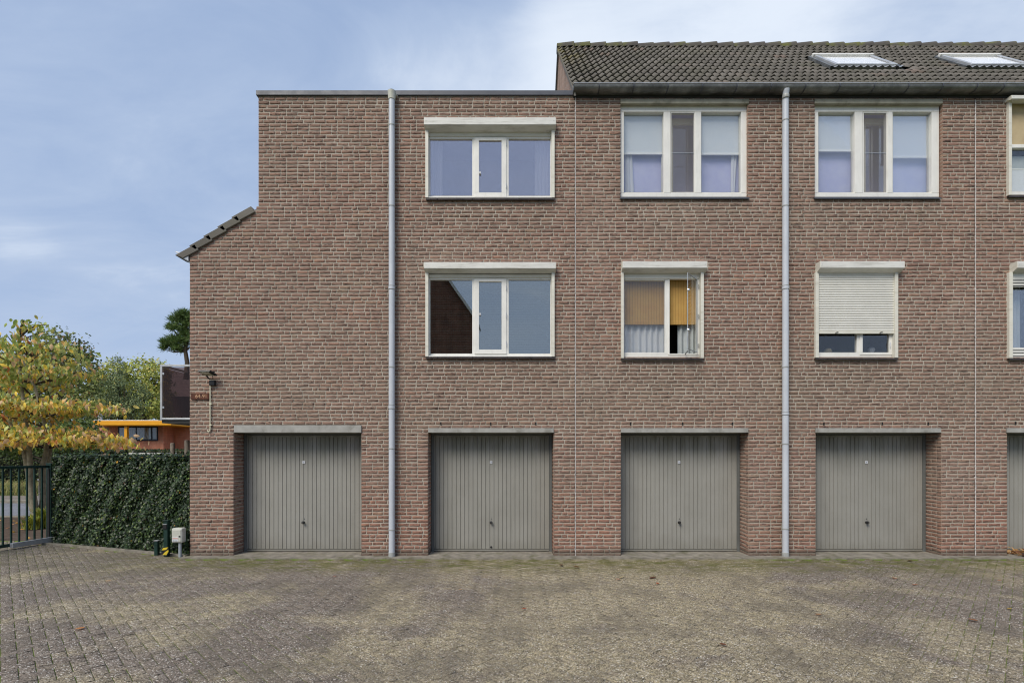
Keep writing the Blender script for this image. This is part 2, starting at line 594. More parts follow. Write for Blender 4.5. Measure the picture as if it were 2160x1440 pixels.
def door_material():
    m, k, b = new_mat('garage_door_paint')
    p = pos(k)
    n = k.noise(p, 1.8, 5, 0.6)
    c = k.ramp(n, [(0.3, (0.250, 0.243, 0.216)), (0.7, (0.290, 0.283, 0.254))])
    rnd = k.n('ShaderNodeObjectInfo').outputs['Random']
    c = k.mix(k.math('MULTIPLY', rnd, 0.22), c, (0.33, 0.325, 0.30))
    streak = k.noise(k.mapping(p, (14, 14, 0.8)), 1.0, 5, 0.65)
    c = k.mix(k.maprange(streak, 0.5, 0.75, 0, 0.3), c, (0.16, 0.155, 0.13))
    sp = k.n('ShaderNodeSeparateXYZ', {0: p}).outputs[2]
    # darker towards the top: shade under the lintel put into the colour
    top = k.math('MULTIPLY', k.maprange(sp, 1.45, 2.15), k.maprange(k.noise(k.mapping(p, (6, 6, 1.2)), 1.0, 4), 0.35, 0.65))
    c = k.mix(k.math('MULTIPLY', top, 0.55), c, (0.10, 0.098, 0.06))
    base_d = k.maprange(k.math('ADD', sp, k.math('MULTIPLY', k.noise(k.mapping(p, (5, 5, 2)), 1.0, 5), 0.5)), 0.25, 0.62, 0.55, 0.0)
    c = k.mix(base_d, c, (0.185, 0.175, 0.145))
    scr = k.maprange(k.noise(k.mapping(p, (22, 22, 3.5)), 1.0, 3, 0.5), 0.76, 0.79)
    c = k.mix(k.math('MULTIPLY', scr, 0.6), c, (0.42, 0.41, 0.38))
    g = k.noise(p, 300, 2)
    c = k.mix(0.15, c, k.ramp(g, [(0.3, 0.1), (0.7, 0.9)]), 'OVERLAY')
    setin(k, b, color=c, rough=0.5, spec=0.35)
    bn = k.n('ShaderNodeBump', {'Height': k.noise(p, 5, 2), 'Strength': 0.08, 'Distance': 0.02})
    setin(k, b, normal=bn.outputs[0])
    return m


M = {}
M['brick'] = brick_material()
M['mortar'] = mortar_material()
M['brick_side'] = flat_brick('brick_side', (0.30, 0.19, 0.14), (0.38, 0.25, 0.19), (0.46, 0.41, 0.35), 'Y')
M['brick_back'] = flat_brick('brick_back', (0.17, 0.075, 0.05), (0.235, 0.11, 0.075), (0.24, 0.21, 0.18), 'X')
M['brick_orange'] = flat_brick('brick_orange', (0.55, 0.20, 0.125), (0.64, 0.25, 0.16), (0.48, 0.28, 0.20), 'X')
M['paver'] = paver_material()
M['tile'] = tile_material()
M['ridge'] = ridge_material()
M['door'] = door_material()
M['doorframe'] = simple('door_frame_paint', (0.12, 0.125, 0.12), 0.5, var=0.1)
M['white'] = simple('white_paint', (0.73, 0.72, 0.68), 0.45, var=0.05, grime=(0.42, 0.40, 0.33), grime_f=0.2, gstretch=(5, 5, 1))
M['cream'] = simple('cream_upvc', (0.66, 0.64, 0.56), 0.4, var=0.05, grime=(0.33, 0.30, 0.22), grime_f=0.35, gstretch=(0.6, 1, 5))
M['box'] = simple('shutter_box_metal', (0.66, 0.65, 0.61), 0.4, var=0.06, grime=(0.28, 0.26, 0.21), grime_f=0.5, gstretch=(0.5, 1, 6))
M['slat'] = simple('shutter_slat', (0.68, 0.67, 0.62), 0.45, var=0.04)
M['sill'] = simple('dark_sill_tile', (0.045, 0.035, 0.032), 0.35, var=0.3, scale=12)
M['pipe'] = simple('grey_pvc', (0.50, 0.53, 0.58), 0.35, var=0.05, scale=1.5, grime=(0.38, 0.38, 0.37), grime_f=0.3, gstretch=(4, 4, 0.5))
M['collar'] = simple('pipe_collar', (0.34, 0.35, 0.34), 0.45, var=0.15, scale=9)
M['zinc'] = simple('zinc', (0.15, 0.155, 0.155), 0.5, metal=0.35, var=0.3, scale=4, grime=(0.30, 0.30, 0.28), grime_f=0.5)
M['zinc_rim'] = simple('zinc_rim', (0.42, 0.43, 0.45), 0.35, metal=0.4, var=0.15)
M['coping'] = simple('coping_metal', (0.075, 0.08, 0.095), 0.45, metal=0.2, var=0.1, scale=1.5)
M['concrete'] = simple('painted_concrete', (0.34, 0.335, 0.31), 0.75, var=0.12, scale=5, grime=(0.13, 0.125, 0.10), grime_f=0.6, bump=0.2)
M['concrete_dark'] = simple('weathered_lintel', (0.30, 0.285, 0.225), 0.8, var=0.15, scale=6, grime=(0.11, 0.105, 0.075), grime_f=0.7, bump=0.2)
M['kerb'] = simple('kerb_concrete', (0.235, 0.212, 0.175), 0.92, var=0.25, scale=7, grime=(0.10, 0.098, 0.045), grime_f=0.95, bump=0.5)
def joint_material():
    m, k, b = new_mat('joint_fill')
    p = pos(k)
    sp = k.n('ShaderNodeSeparateXYZ', {0: p})
    n = k.noise(p, 1.2, 8, 0.72)
    c = k.ramp(n, [(0.3, (0.06, 0.075, 0.02)), (0.5, (0.12, 0.17, 0.03)), (0.7, (0.17, 0.20, 0.05))])
    cx = k.math('SUBTRACT', 1.0, k.math('ABSOLUTE', k.math('MULTIPLY', k.math('SUBTRACT', sp.outputs[0], 1.2), 0.24)), clamp=True)
    f = k.maprange(k.math('ADD', cx, k.math('MULTIPLY', k.noise(p, 0.8, 6, 0.62, 0.4), 0.6)), 0.45, 0.85)
    c = k.mix(f, c, (0.235, 0.21, 0.145))
    setin(k, b, color=c, rough=0.95, spec=0.1)
    return m


M['sand'] = joint_material()
M['sand_old'] = ground_material('joint_sand', [(0.3, (0.07, 0.085, 0.025)), (0.55, (0.12, 0.15, 0.032)), (0.7, (0.17, 0.16, 0.08))], 1.2)
M['soil'] = ground_material('soil', [(0.3, (0.055, 0.04, 0.03)), (0.6, (0.11, 0.08, 0.06)), (0.75, (0.17, 0.12, 0.08))], 3.0)
M['grass_g'] = ground_material('grass_ground', [(0.3, (0.06, 0.08, 0.025)), (0.6, (0.13, 0.14, 0.05)), (0.75, (0.20, 0.17, 0.08))], 1.5)
M['asphalt'] = ground_material('asphalt', [(0.3, (0.16, 0.165, 0.18)), (0.7, (0.21, 0.215, 0.235))], 0.5, 0.1)
M['pave_far'] = ground_material('sidewalk', [(0.3, (0.16, 0.14, 0.12)), (0.7, (0.26, 0.23, 0.20))], 2.0, 0.1)
M['glass'] = glass_material('glass', 0.055)
M['glass_mid'] = glass_material('glass_mid', 0.36, rcol=(0.84, 0.80, 0.86))
M['glass_low'] = glass_material('glass_low', 0.035)
M['glass_dark'] = glass_material('glass_dark', 0.34, (0.7, 0.75, 0.75), rcol=(0.80, 0.80, 0.76))
M['glass_soft'] = glass_material('glass_clear', 0.02, (0.97, 0.98, 0.97), fr=0.12)
M['glass_brown'] = glass_material('glass_brown', 0.03, (0.62, 0.52, 0.48), rcol=(0.7, 0.55, 0.5), fr=0.3)
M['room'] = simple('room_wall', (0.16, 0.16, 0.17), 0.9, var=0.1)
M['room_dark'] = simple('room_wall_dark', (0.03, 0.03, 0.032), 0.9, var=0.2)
M['lavender'] = simple('lavender_wall', (0.62, 0.60, 0.92), 0.9, var=0.05)
M['black'] = simple('black_plastic', (0.015, 0.015, 0.016), 0.4, var=0.2)
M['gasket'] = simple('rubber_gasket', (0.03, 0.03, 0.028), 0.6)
M['curtain'] = cloth_material('net_curtain', (0.86, 0.87, 0.90), 0.3)
M['curtain_grey'] = cloth_material('grey_curtain', (0.50, 0.54, 0.55), 0.25)
M['blind'] = cloth_material('roller_blind', (0.82, 0.86, 0.90), 0.2)
M['matt_white'] = simple('matt_white', (0.85, 0.86, 0.86), 0.8, var=0.02)
M['lav_cloth'] = cloth_material('lavender_cloth', (0.58, 0.59, 0.84), 0.1)
M['tan'] = cloth_material('tan_blind', (0.56, 0.45, 0.28), 0.2)
M['bamboo'] = cloth_material('bamboo_blind', (0.66, 0.40, 0.13), 0.2, weave=0.6)
M['screen'] = glass_material('insect_screen', 0.0, (0.55, 0.55, 0.56), 0.9)
_k = NT(M['screen'].node_tree)
_df = _k.n('ShaderNodeBsdfDiffuse', {0: (0.30, 0.29, 0.29, 1)})
_tr = _k.n('ShaderNodeBsdfTransparent')
_mx = _k.n('ShaderNodeMixShader', {0: 0.20, 1: _tr.outputs[0], 2: _df.outputs[0]})
_k.nt.links.new(_mx.outputs[0], [q for q in _k.nt.nodes if q.type == 'OUTPUT_MATERIAL'][0].inputs[0])
M['chrome'] = simple('chrome', (0.7, 0.7, 0.7), 0.15, metal=1.0)
M['sealant'] = simple('sealant', (0.52, 0.49, 0.47), 0.7, var=0.2, scale=30)
M['gate'] = simple('dark_green_paint', (0.012, 0.035, 0.028), 0.35, var=0.2)
M['alu'] = simple('aluminium', (0.46, 0.47, 0.48), 0.4, metal=0.3, var=0.15)
M['meter'] = simple('grey_box', (0.50, 0.50, 0.44), 0.55, var=0.1, scale=12, grime=(0.30, 0.31, 0.22), grime_f=0.5)
M['galv'] = simple('galvanised', (0.36, 0.39, 0.42), 0.45, metal=0.3)
M['yellow'] = simple('yellow_tape', (0.62, 0.46, 0.03), 0.5)
M['sticker'] = simple('sticker_white', (0.62, 0.63, 0.66), 0.5)
M['sticker_red'] = simple('sticker_orange', (0.50, 0.22, 0.14), 0.5)
M['sticker_grey'] = simple('sticker_grey', (0.18, 0.22, 0.27), 0.5)
M['rust'] = simple('rusty_plate', (0.085, 0.022, 0.008), 0.6, var=0.4, scale=22, grime=(0.20, 0.07, 0.025), grime_f=0.6)
M['rust_letter'] = simple('worn_lettering', (0.55, 0.34, 0.20), 0.6, var=0.4, scale=40)
M['conduit'] = simple('cream_conduit', (0.66, 0.63, 0.47), 0.4)
M['lens'] = simple('lamp_lens', (0.34, 0.33, 0.24), 0.25, spec=0.6)
M['bark'] = simple('bark_pale', (0.26, 0.235, 0.165), 0.9, var=0.25, scale=9, grime=(0.10, 0.09, 0.07), grime_f=0.7, bump=0.6, bscale=40)
M['bark_dark'] = simple('bark_dark', (0.09, 0.07, 0.05), 0.9, var=0.3, scale=9, bump=0.6)
M['post'] = simple('weathered_post', (0.19, 0.16, 0.125), 0.9, var=0.25, scale=14, gstretch=(6, 6, 1), grime=(0.08, 0.07, 0.06), grime_f=0.6)
M['fascia'] = simple('yellow_fascia', (0.80, 0.36, 0.012), 0.5, var=0.05)
M['pale'] = simple('pale_cover', (0.50, 0.50, 0.46), 0.7)
M['navy'] = simple('navy_frame', (0.02, 0.025, 0.045), 0.5)
M['roofing'] = simple('bitumen', (0.07, 0.07, 0.07), 0.9)
M['cabinet'] = simple('grey_cabinet', (0.20, 0.205, 0.225), 0.6, var=0.05)
M['leaf'] = leaf_material('leaf_autumn', 0.5, 0.35, 0.42)
M['ivy'] = leaf_material('leaf_ivy', 0.42, 0.35, 0.08)
M['leaf_green'] = leaf_material('leaf_green', 0.55, 0.3, 0.25)
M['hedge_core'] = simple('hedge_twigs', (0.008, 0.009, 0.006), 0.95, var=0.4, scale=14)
M['hole'] = simple('keyhole_black', (0.006, 0.006, 0.006), 0.7)
M['pot'] = simple('plant_pot', (0.10, 0.08, 0.07), 0.8)

# ------------------------------------------------------------------ ground, far setting
g = MB().add([(-400, -300, -0.06), (400, -300, -0.06), (400, 500, -0.06), (-400, 500, -0.06)], [(0, 1, 2, 3)]).obj('ground', M['grass_g'], kind='structure')
MB().add([(-40, -40, -0.02), (40, -40, -0.02), (40, 0.5, -0.02), (-40, 0.5, -0.02), (-40, 2.6, -0.02), (-8.9, 2.6, -0.02), (-5.5, 0.5, -0.02)],
         [(0, 1, 2, 6, 5, 4)]).obj('paving_bed', M['sand'], kind='structure')


def undulate(x, y):
    return (0.010 * math.sin(x * 0.9 + 1.0) * math.sin(y * 0.8) + 0.005 * math.sin(x * 2.3 + y * 1.7)) * min(1, max(0, (-0.2 - y) / 1.5))


_v, _f = [], []
_gx, _gy = np.arange(-12.6, 12.61, 0.14), np.arange(-13.6, 1.7, 0.14)
for yy_ in _gy:
    for xx_ in _gx:
        _v.append((xx_, yy_, undulate(xx_, yy_) - 0.0075))
for a in range(len(_gy) - 1):
    for b2 in range(len(_gx) - 1):
        if _gy[a] > -0.2 and _gx[b2] > -6.0:
            continue
        if _gy[a] > 1.1 and _gx[b2] > -9.9:
            continue
        q = a * len(_gx) + b2
        _f.append((q, q + 1, q + 1 + len(_gx), q + len(_gx)))
MB().add(_v, _f).obj('joint_filling', M['sand'], kind='structure')


# street behind the gate: soil bed, road, kerb, sidewalk
A0 = (-5.70, 0.02)          # hedge foot at the house corner
A1 = (-9.15, 1.22)          # hedge foot at the gate
GATE_A, GATE_B = (-9.38, 1.42), (-9.72, -1.6)
MB().add([(-60, 1.2, -0.016), (-9.45, 1.2, -0.016), (-9.2, 1.5, -0.016), (-5.7, 0.5, -0.016), (-5.7, 5.9, -0.016), (-60, 5.9, -0.016)],
         [(0, 1, 2, 3, 4, 5)]).obj('planting_soil', M['soil'], kind='structure')
MB().add([(-60, 5.9, -0.03), (40, 5.9, -0.03), (40, 10.3, -0.03), (-60, 10.3, -0.03)], [(0, 1, 2, 3)]).obj('road', M['asphalt'], kind='structure')
MB().box(-60, 40, 10.3, 10.5, -0.05, 0.08).obj('kerb_stones', M['kerb'], bevel=0.01, kind='structure')
MB().box(-60, 40, 5.75, 5.9, -0.05, 0.02).obj('road_edging', M['kerb'], bevel=0.01, kind='structure')
MB().box(-60, 40, 10.5, 12.6, -0.05, 0.076).obj('sidewalk', M['pave_far'], kind='structure')
MB().add([(-60, 12.6, 0.07), (40, 12.6, 0.07), (40, 60, 0.3), (-60, 60, 0.3)], [(0, 1, 2, 3)]).obj('lawn', M['grass_g'], kind='structure')


# ------------------------------------------------------------------ paving (45 degree herringbone)
def paver_template(L, W):
    c = 0.006
    v = []
    for zz_, e in ((-0.02, 0.0), (-c * 0.45, 0.0), (0.0, c)):
        v += [(-L / 2 + e, -W / 2 + e, zz_), (L / 2 - e, -W / 2 + e, zz_), (L / 2 - e, W / 2 - e, zz_), (-L / 2 + e, W / 2 - e, zz_)]
    f = [(8, 9, 10, 11)]
    for a in (0, 4):
        for i in range(4):
            j = (i + 1) % 4
            f.append((a + i, a + j, a + 4 + j, a + 4 + i))
    return np.array(v), np.array(f)


paving = empty('paved_yard')
tag(paving, kind='structure')
PT_V, PT_F = paver_template(0.2055, 0.1005)
U = 0.106
c45 = math.cos(R(45))
slots = []
N = 170
for i in range(-N, N):
    for j in range(-N, N):
        kk = (i - j) % 4
        if kk == 0:
            u, v, rot = (i + 1) * U, (j + 0.5) * U, 0.0
        elif kk == 3:
            u, v, rot = (i + 0.5) * U, (j + 1) * U, 90.0
        else:
            continue
        x = (u - v) * c45
        y = (u + v) * c45 - 6.0
        if x < -12.5 or x > 12.5 or y < -13.5:
            continue
        if x > A0[0]:
            if y > -0.27:
                continue
        else:
            # left of the house: up to the hedge foot and the gate
            t = (x - A0[0]) / (A1[0] - A0[0])
            lim = A0[1] + t * (A1[1] - A0[1]) - 0.10 if t < 1 else (1.15 if x > -9.75 else 1.6)
            if y > lim:
                continue
        slots.append((x, y, rot + 45.0))
slots = np.array(slots)
depth = slots[:, 1] + CY
infr = (np.abs(slots[:, 0]) < depth * 1.0 + 0.05) & (CH * F / np.maximum(depth, 0.1) < 482) & (depth > 1)
order = np.argsort(np.where(infr, depth, 1e9))
near = set(order[:300].tolist())
pav_meshes = []
for q in range(6):
    me = fast_mesh('paver', PT_V + rng.normal(0, 0.0006, PT_V.shape), PT_F)
    me.materials.append(M['paver'])
    pav_meshes.append(me)


restV, restF, restT = [], [], []
for idx, (x, y, rot) in enumerate(slots):
    dz = undulate(x, y) + rng.normal(0, 0.0012)
    tx, ty, tr = rng.normal(0, 0.006), rng.normal(0, 0.006), rng.normal(0, 0.006)
    if idx in near:
        o = link('paver', pav_meshes[idx % 6], None, paving, (x, y, dz))
        o.rotation_euler = (tx, ty, R(rot) + tr)
    else:
        a = R(rot) + tr
        ca, sa = math.cos(a), math.sin(a)
        v = PT_V
        zc = v[:, 2] + tx * v[:, 1] - ty * v[:, 0] + dz
        P = np.stack([ca * v[:, 0] - sa * v[:, 1] + x, sa * v[:, 0] + ca * v[:, 1] + y, zc], 1)
        restF.append(PT_F + len(restV) * 12)
        restV.append(P)
        restT.append(np.full(12, rng.random()))
link('distant_paver', fast_mesh('distant_paver', np.concatenate(restV), np.concatenate(restF), np.concatenate(restT)), M['paver'], paving, kind='stuff')


# ragged concrete strip along the foot of the facade
def strip(name, pts_in, pts_out, z0, z1, mat):
    n = len(pts_in)
    v = [(*p, z1) for p in pts_in] + [(*p, z1) for p in pts_out] + [(*p, z0) for p in pts_out]
    f = [(i, i + 1, n + i + 1, n + i)[::-1] for i in range(n - 1)] + [(n + i, n + i + 1, 2 * n + i + 1, 2 * n + i)[::-1] for i in range(n - 1)]
    return MB().add(v, f).obj(name, mat, kind='structure')


xs = np.arange(-5.72, 14.5, 0.11)
strip('foundation_strip', [(x, 0.02) for x in xs], [(x, -0.235 + rng.normal(0, 0.012)) for x in xs], -0.05, 0.012, M['kerb'])
ts = np.linspace(-0.01, 1.06, 40)
hd = Vector((A1[0] - A0[0], A1[1] - A0[1])).normalized()
hn = Vector((hd.y, -hd.x))
if hn.y > 0:
    hn = -hn
pin = [(A0[0] + t * (A1[0] - A0[0]), A0[1] + t * (A1[1] - A0[1])) for t in ts]
strip('hedge_edging', pin[::-1], [(p[0] + hn.x * (0.09 + rng.normal(0, 0.004)), p[1] + hn.y * 0.09) for p in pin][::-1], -0.05, 0.03, M['kerb'])

# ------------------------------------------------------------------ houses: limits, openings
XA, XB, XC, XD = X(400), X(1213), X(2057), X(2057 + 844)
TOP1, TOP2 = Z(199), 8.07
CO, BH = 0.0662, 0.0490           # course and brick height
BL, HL, JT = 0.1850, 0.0820, 0.0145

house_def = [
    dict(x0=XA, x1=XB - 0.004, top=TOP1, label='brown brick end house with flat roof, two garage doors and a sloping tiled lean-to'),
    dict(x0=XB + 0.016, x1=XC - 0.004, top=TOP2, label='brown brick house in the middle, between two pale joint lines, under a pitched tile roof'),
    dict(x0=XC + 0.016, x1=XD, top=TOP2, label='brown brick house cut off by the right edge, with a tan blind upstairs'),
]
houses = []
for hd_ in house_def:
    h = empty('terraced_house', (hd_['x0'], 0, 0), hd_['label'], 'house', 'row of brown brick houses with garages')
    houses.append(h)


def under(parent_house, name='group'):
    return parent_house


# every part is given in world coordinates; house empties carry an inverse so that children keep place
def adopt(o, house):
    o.parent = house
    o.matrix_parent_inverse = Matrix.Translation(-Vector(house.location))
    return o


# openings in metres: (x0,x1,z0,z1,kind)
def op(px0, px1, py0, py1):
    return (X(px0), X(px1), Z(py1), Z(py0))


garages = [(493, 762, 897, 0), (903, 1168, 903, 0), (1310, 1579, 903, 1), (1721, 1986, 903, 1), (2125, 2392, 903, 2)]
DEPTH = 0.336
openings = []
for a, b_, t_, hi in garages:
    openings.append((X(a), X(b_), -0.05, Z(912)))
    openings.append((X(a) - 0.001, X(b_) + 0.001, Z(912) - 0.001, Z(t_)))          # lintel seat
win_ops = [op(901, 1167, 262, 417), op(901, 1166, 566, 753), op(1309, 1578, 209, 417), op(1719, 1989, 209, 417),
           op(2131, 2400, 205, 414), op(1316, 1482, 566, 753), op(1724, 1894, 566, 753), op(2133, 2300, 566, 753)]
openings += win_ops


def left_bound(z, x0):
    """left edge of the end house: lean-to slope"""
    zb, zt = Z(534), Z(436)
    if x0 > XA + 0.01:
        return x0
    if z < zb:
        return XA
    if z > zt:
        return X(545)
    return XA + (z - zb) / (zt - zb) * (X(545) - XA)


def intervals(z, x0, x1):
    a = left_bound(z, x0)
    cuts = sorted([(o[0], o[1]) for o in openings if o[2] < z < o[3] and o[1] > a and o[0] < x1])
    res = []
    for c0, c1 in cuts:
        if c0 > a + 0.02:
            res.append((a, c0))
        a = max(a, c1)
    if x1 > a + 0.02:
        res.append((a, x1))
    return res


def brick_template(L, H, depth, seed):
    r = np.random.default_rng(seed)
    e = 0.010
    gx = np.array([-L / 2, -L / 2 + e, r.uniform(-L / 6, L / 6), L / 2 - e, L / 2])
    gz = np.array([-H / 2, -H / 2 + 0.009, H / 2 - 0.009, H / 2])
    V = []
    for j in range(4):
        for i in range(5):
            edge = i in (0, 4) or j in (0, 3)
            cor = i in (0, 4) and j in (0, 3)
            y = (0.0045 if edge else 0.0) + (0.003 if cor else 0.0) + r.normal(0, 0.0016)
            x = gx[i] + (r.normal(0, 0.0022) if i in (0, 4) else r.normal(0, 0.004))
            zz_ = gz[j] + r.normal(0, 0.0019)
            V.append((x, y, zz_))
    Fq = [(j * 5 + i, j * 5 + i + 1, j * 5 + i + 6, j * 5 + i + 5) for j in range(3) for i in range(4)]
    ring = [0, 1, 2, 3, 4, 9, 14, 19, 18, 17, 16, 15, 10, 5]
    base = len(V)
    for q in ring:
        x, y, zz_ = V[q]
        V.append((x, depth, zz_))
    for a in range(len(ring)):
        b2 = (a + 1) % len(ring)
        Fq.append((ring[b2], ring[a], base + a, base + b2))
    return np.array(V), np.array(Fq)


NV = 14
TPL = {kd: [brick_template(L, BH, 0.03, 100 + q + 50 * n) for q in range(NV)] for n, (kd, L) in enumerate((('S', BL), ('H', HL)))}
TPLD = {kd: [brick_template(L, BH, 0.098, 300 + q + 50 * n) for q in range(NV)] for n, (kd, L) in enumerate((('S', BL), ('H', HL)))}
BM = {}
for kd, lst in TPL.items():
    for q, (v, f) in enumerate(lst):
        me = fast_mesh('brick', v, f)
        me.materials.append(M['brick'])
        BM[kd, q] = me


def lay_course(x0, x1, seedshift):
    """wild bond: stretchers with headers strewn in; list of (centre, length)"""
    Ltot = x1 - x0
    seq = []
    first = [BL, HL, 0.135][seedshift % 3]
    cur = first if Ltot > 0.25 else Ltot
    if Ltot <= 0.25:
        return [(x0 + Ltot / 2, Ltot)]
    seq.append(first)
    tot = first
    last_h = first == HL
    while tot < Ltot - 0.001:
        L = HL if (rng.random() < 0.27 and not last_h) else BL
        last_h = L == HL
        seq.append(L)
        tot += L + JT
    over = tot - Ltot
    if seq[-1] - over < 0.06:
        over -= seq.pop() + JT
        if seq and over < 0:
            k_ = (Ltot - sum(seq) - JT * (len(seq) - 1)) / len(seq)
            seq = [s + k_ for s in seq]
    else:
        seq[-1] -= over
    res, x = [], x0
    for s in seq:
        res.append((x + s / 2, s))
        x += s + JT
    return res


side_edges = [(X(a), 1) for a, _, _, _ in garages] + [(X(b_), -1) for _, b_, _, _ in garages]
ncourses = int(8.3 / CO)
allwalls = []
for hi, hd_ in enumerate(house_def):
    bricks = []      # cx, cz, L, deep
    mv, mf = [], []
    for c in range(ncourses):
        z0 = c * CO - 0.012
        zc = z0 + CO / 2
        if z0 > hd_['top'] - 0.01:
            break
        z1 = min(z0 + CO, hd_['top'])
        for (a, b_) in intervals(zc, hd_['x0'], hd_['x1']):
            b0 = len(mv)
            mv += [(a, 0.0075, z0), (b_, 0.0075, z0), (b_, 0.0075, z1), (a, 0.0075, z1)]
            mf.append((b0, b0 + 1, b0 + 2, b0 + 3))
            if z1 - z0 < CO * 0.7:
                continue
            for cx, L in lay_course(a + 0.001, b_ - 0.001, c + (0 if rng.random() < 0.8 else 1)):
                edge = (abs(cx - L / 2 - a) < 0.004 and a > hd_['x0'] + 0.05) or (abs(cx + L / 2 - b_) < 0.004 and b_ < hd_['x1'] - 0.05)
                bricks.append((cx, zc, L, edge or hi == 0 and abs(cx - L / 2 - a) < 0.004))
    wall = adopt(link('wall', make_mesh('wall', mv, mf), M['mortar']), houses[hi])
    # individual bricks: the whole ones nearest to the camera
    B = np.array([(b0[0], b0[1], b0[2], float(b0[3])) for b0 in bricks])
    dist = B[:, 0] ** 2 + (B[:, 1] - 1.0) ** 2
    vis = (np.abs(B[:, 0]) < 8.98)
    full = (B[:, 2] > 0.175) & (B[:, 3] < 0.5) & vis
    order = np.argsort(np.where(full, dist, 1e9))
    chosen = order[:300]
    cset = set(chosen.tolist())
    for q in chosen:
        cx, zc, L, _ = B[q]
        o = link('brick', BM['S', int(q) % NV], None, wall, (cx, rng.normal(0, 0.0014), zc))
        o.scale = (L / BL, 1, 1)
        o.rotation_euler = (0, rng.normal(0, 0.004), 0)
    rv, rf, rt = [], [], []
    nv = 0
    for q in range(len(B)):
        if q in cset:
            continue
        cx, zc, L, deep = B[q]
        kd = 'S' if L > 0.128 else 'H'
        v, f = (TPLD if deep > 0.5 else TPL)[kd][int(rng.integers(NV))]
        s = L / (BL if kd == 'S' else HL)
        t = rng.normal(0, 0.004)
        P = np.stack([v[:, 0] * s + cx, v[:, 1] + rng.normal(0, 0.0014), v[:, 2] + zc + t * v[:, 0]], 1)
        rv.append(P)
        rf.append(f + nv)
        rt.append(np.full(len(v), rng.random()))
        nv += len(v)
    # jambs of the garage openings
    jm_v, jm_f = [], []
    for a, b_, t_, gh in garages:
        if gh != hi:
            continue
        for xe, sgn in ((X(a), 1), (X(b_), -1)):
            b0 = len(jm_v)
            xm = xe - sgn * 0.0075
            b0 = 0
            link('jamb_mortar', make_mesh('jamb_mortar', [(xm, 0.0, -0.03), (xm, DEPTH + 0.05, -0.03), (xm, DEPTH + 0.05, Z(912)), (xm, 0.0, Z(912))],
                                          [(b0, b0 + 1, b0 + 2, b0 + 3) if sgn > 0 else (b0 + 3, b0 + 2, b0 + 1, b0)]), M['mortar'], wall)
            for c in range(int(2.2 / CO) + 1):
                zc = c * CO - 0.012 + CO / 2
                if zc + BH / 2 > Z(912):
                    break
                segs_ = [(0.11, 0.21), (0.2215, DEPTH + 0.02)] if c % 2 else [(0.11, DEPTH + 0.02)]
                for s0, s1 in segs_:
                    L = s1 - s0
                    kd = 'S' if L > 0.128 else 'H'
                    v, f = TPL[kd][int(rng.integers(NV))]
                    s = L / (BL if kd == 'S' else HL)
                    # local x -> world y, outward normal (-y) -> into the opening
                    P = np.stack([xe + sgn * (-v[:, 1]), (v[:, 0] * s) * sgn + (s0 + s1) / 2, v[:, 2] + zc], 1)
                    if sgn < 0:
                        P = np.stack([xe + v[:, 1], -(v[:, 0] * s) + (s0 + s1) / 2, v[:, 2] + zc], 1)
                    else:
                        P = np.stack([xe - v[:, 1], (v[:, 0] * s) + (s0 + s1) / 2, v[:, 2] + zc], 1)
                    rv.append(P)
                    rf.append(f + nv)
                    rt.append(np.full(len(v), rng.random()))
                    nv += len(v)
    link('remaining_brickwork', fast_mesh('brickwork', np.concatenate(rv), np.concatenate(rf), np.concatenate(rt)), M['brick'], wall, kind='stuff')
    if jm_v:
        link('jamb_mortar', make_mesh('jamb_mortar', jm_v, jm_f), M['mortar'], wall)
    # window reveals
    mb = MB()
    for wo in win_ops:
        if not (hd_['x0'] < (wo[0] + wo[1]) / 2 < hd_['x1']):
            continue
        x0, x1, z0, z1 = wo
        mb.add([(x0, 0.006, z0), (x0, 0.2, z0), (x0, 0.2, z1), (x0, 0.006, z1)], [(0, 1, 2, 3)])
        mb.add([(x1, 0.006, z0), (x1, 0.2, z0), (x1, 0.2, z1), (x1, 0.006, z1)], [(3, 2, 1, 0)])
        mb.add([(x0, 0.006, z0), (x1, 0.006, z0), (x1, 0.2, z0), (x0, 0.2, z0)], [(0, 1, 2, 3)])
        mb.add([(x0, 0.006, z1), (x1, 0.006, z1), (x1, 0.2, z1), (x0, 0.2, z1)], [(3, 2, 1, 0)])
    if mb.v:
        mb.obj('window_reveal', M['brick_side'], wall)

H1, H2, H3 = houses


def part(mb, name, mat, house, bevel=0.0, smooth=False, kind=None):
    return adopt(mb.obj(name, mat, None, bevel, smooth, kind=kind), house)


# side and rear walls, flat roof
mb = MB()
zb, zt = Z(534), Z(436)
xl = XA + 0.004
mb.add([(xl, 0.03, -0.03), (xl, 9, -0.03), (xl, 9, zb), (xl, 0.03, zb)], [(0, 3, 2, 1)])
xu = X(545) + 0.004
mb.add([(xu, 0.03, zt - 0.1), (xu, 9, zt - 0.1), (xu, 9, TOP1), (xu, 0.03, TOP1)], [(0, 3, 2, 1)])
mb.add([(xl, 9, -0.03), (XB, 9, -0.03), (XB, 9, TOP1), (xu, 9, TOP1), (xu, 9, zt), (xl, 9, zb)], [(0, 1, 2, 3, 4, 5)])
part(mb, 'side_wall', M['brick_side'], H1)
part(MB().box(X(545), XB - 0.01, 0.05, 9, TOP1 - 0.12, TOP1 - 0.02), 'flat_roof', M['roofing'], H1)
part(MB().box(X(545) - 0.03, XB + 0.02, -0.03, 0.22, Z(200.5, -0.03), Z(190.5, -0.03)), 'coping', M['coping'], H1, bevel=0.006)
part(MB().box(X(545) - 0.03, X(545) + 0.22, 0.223, 9.05, Z(200.5, -0.03), Z(190.5, -0.03) - 0.002), 'side_coping', M['coping'], H1, bevel=0.006)

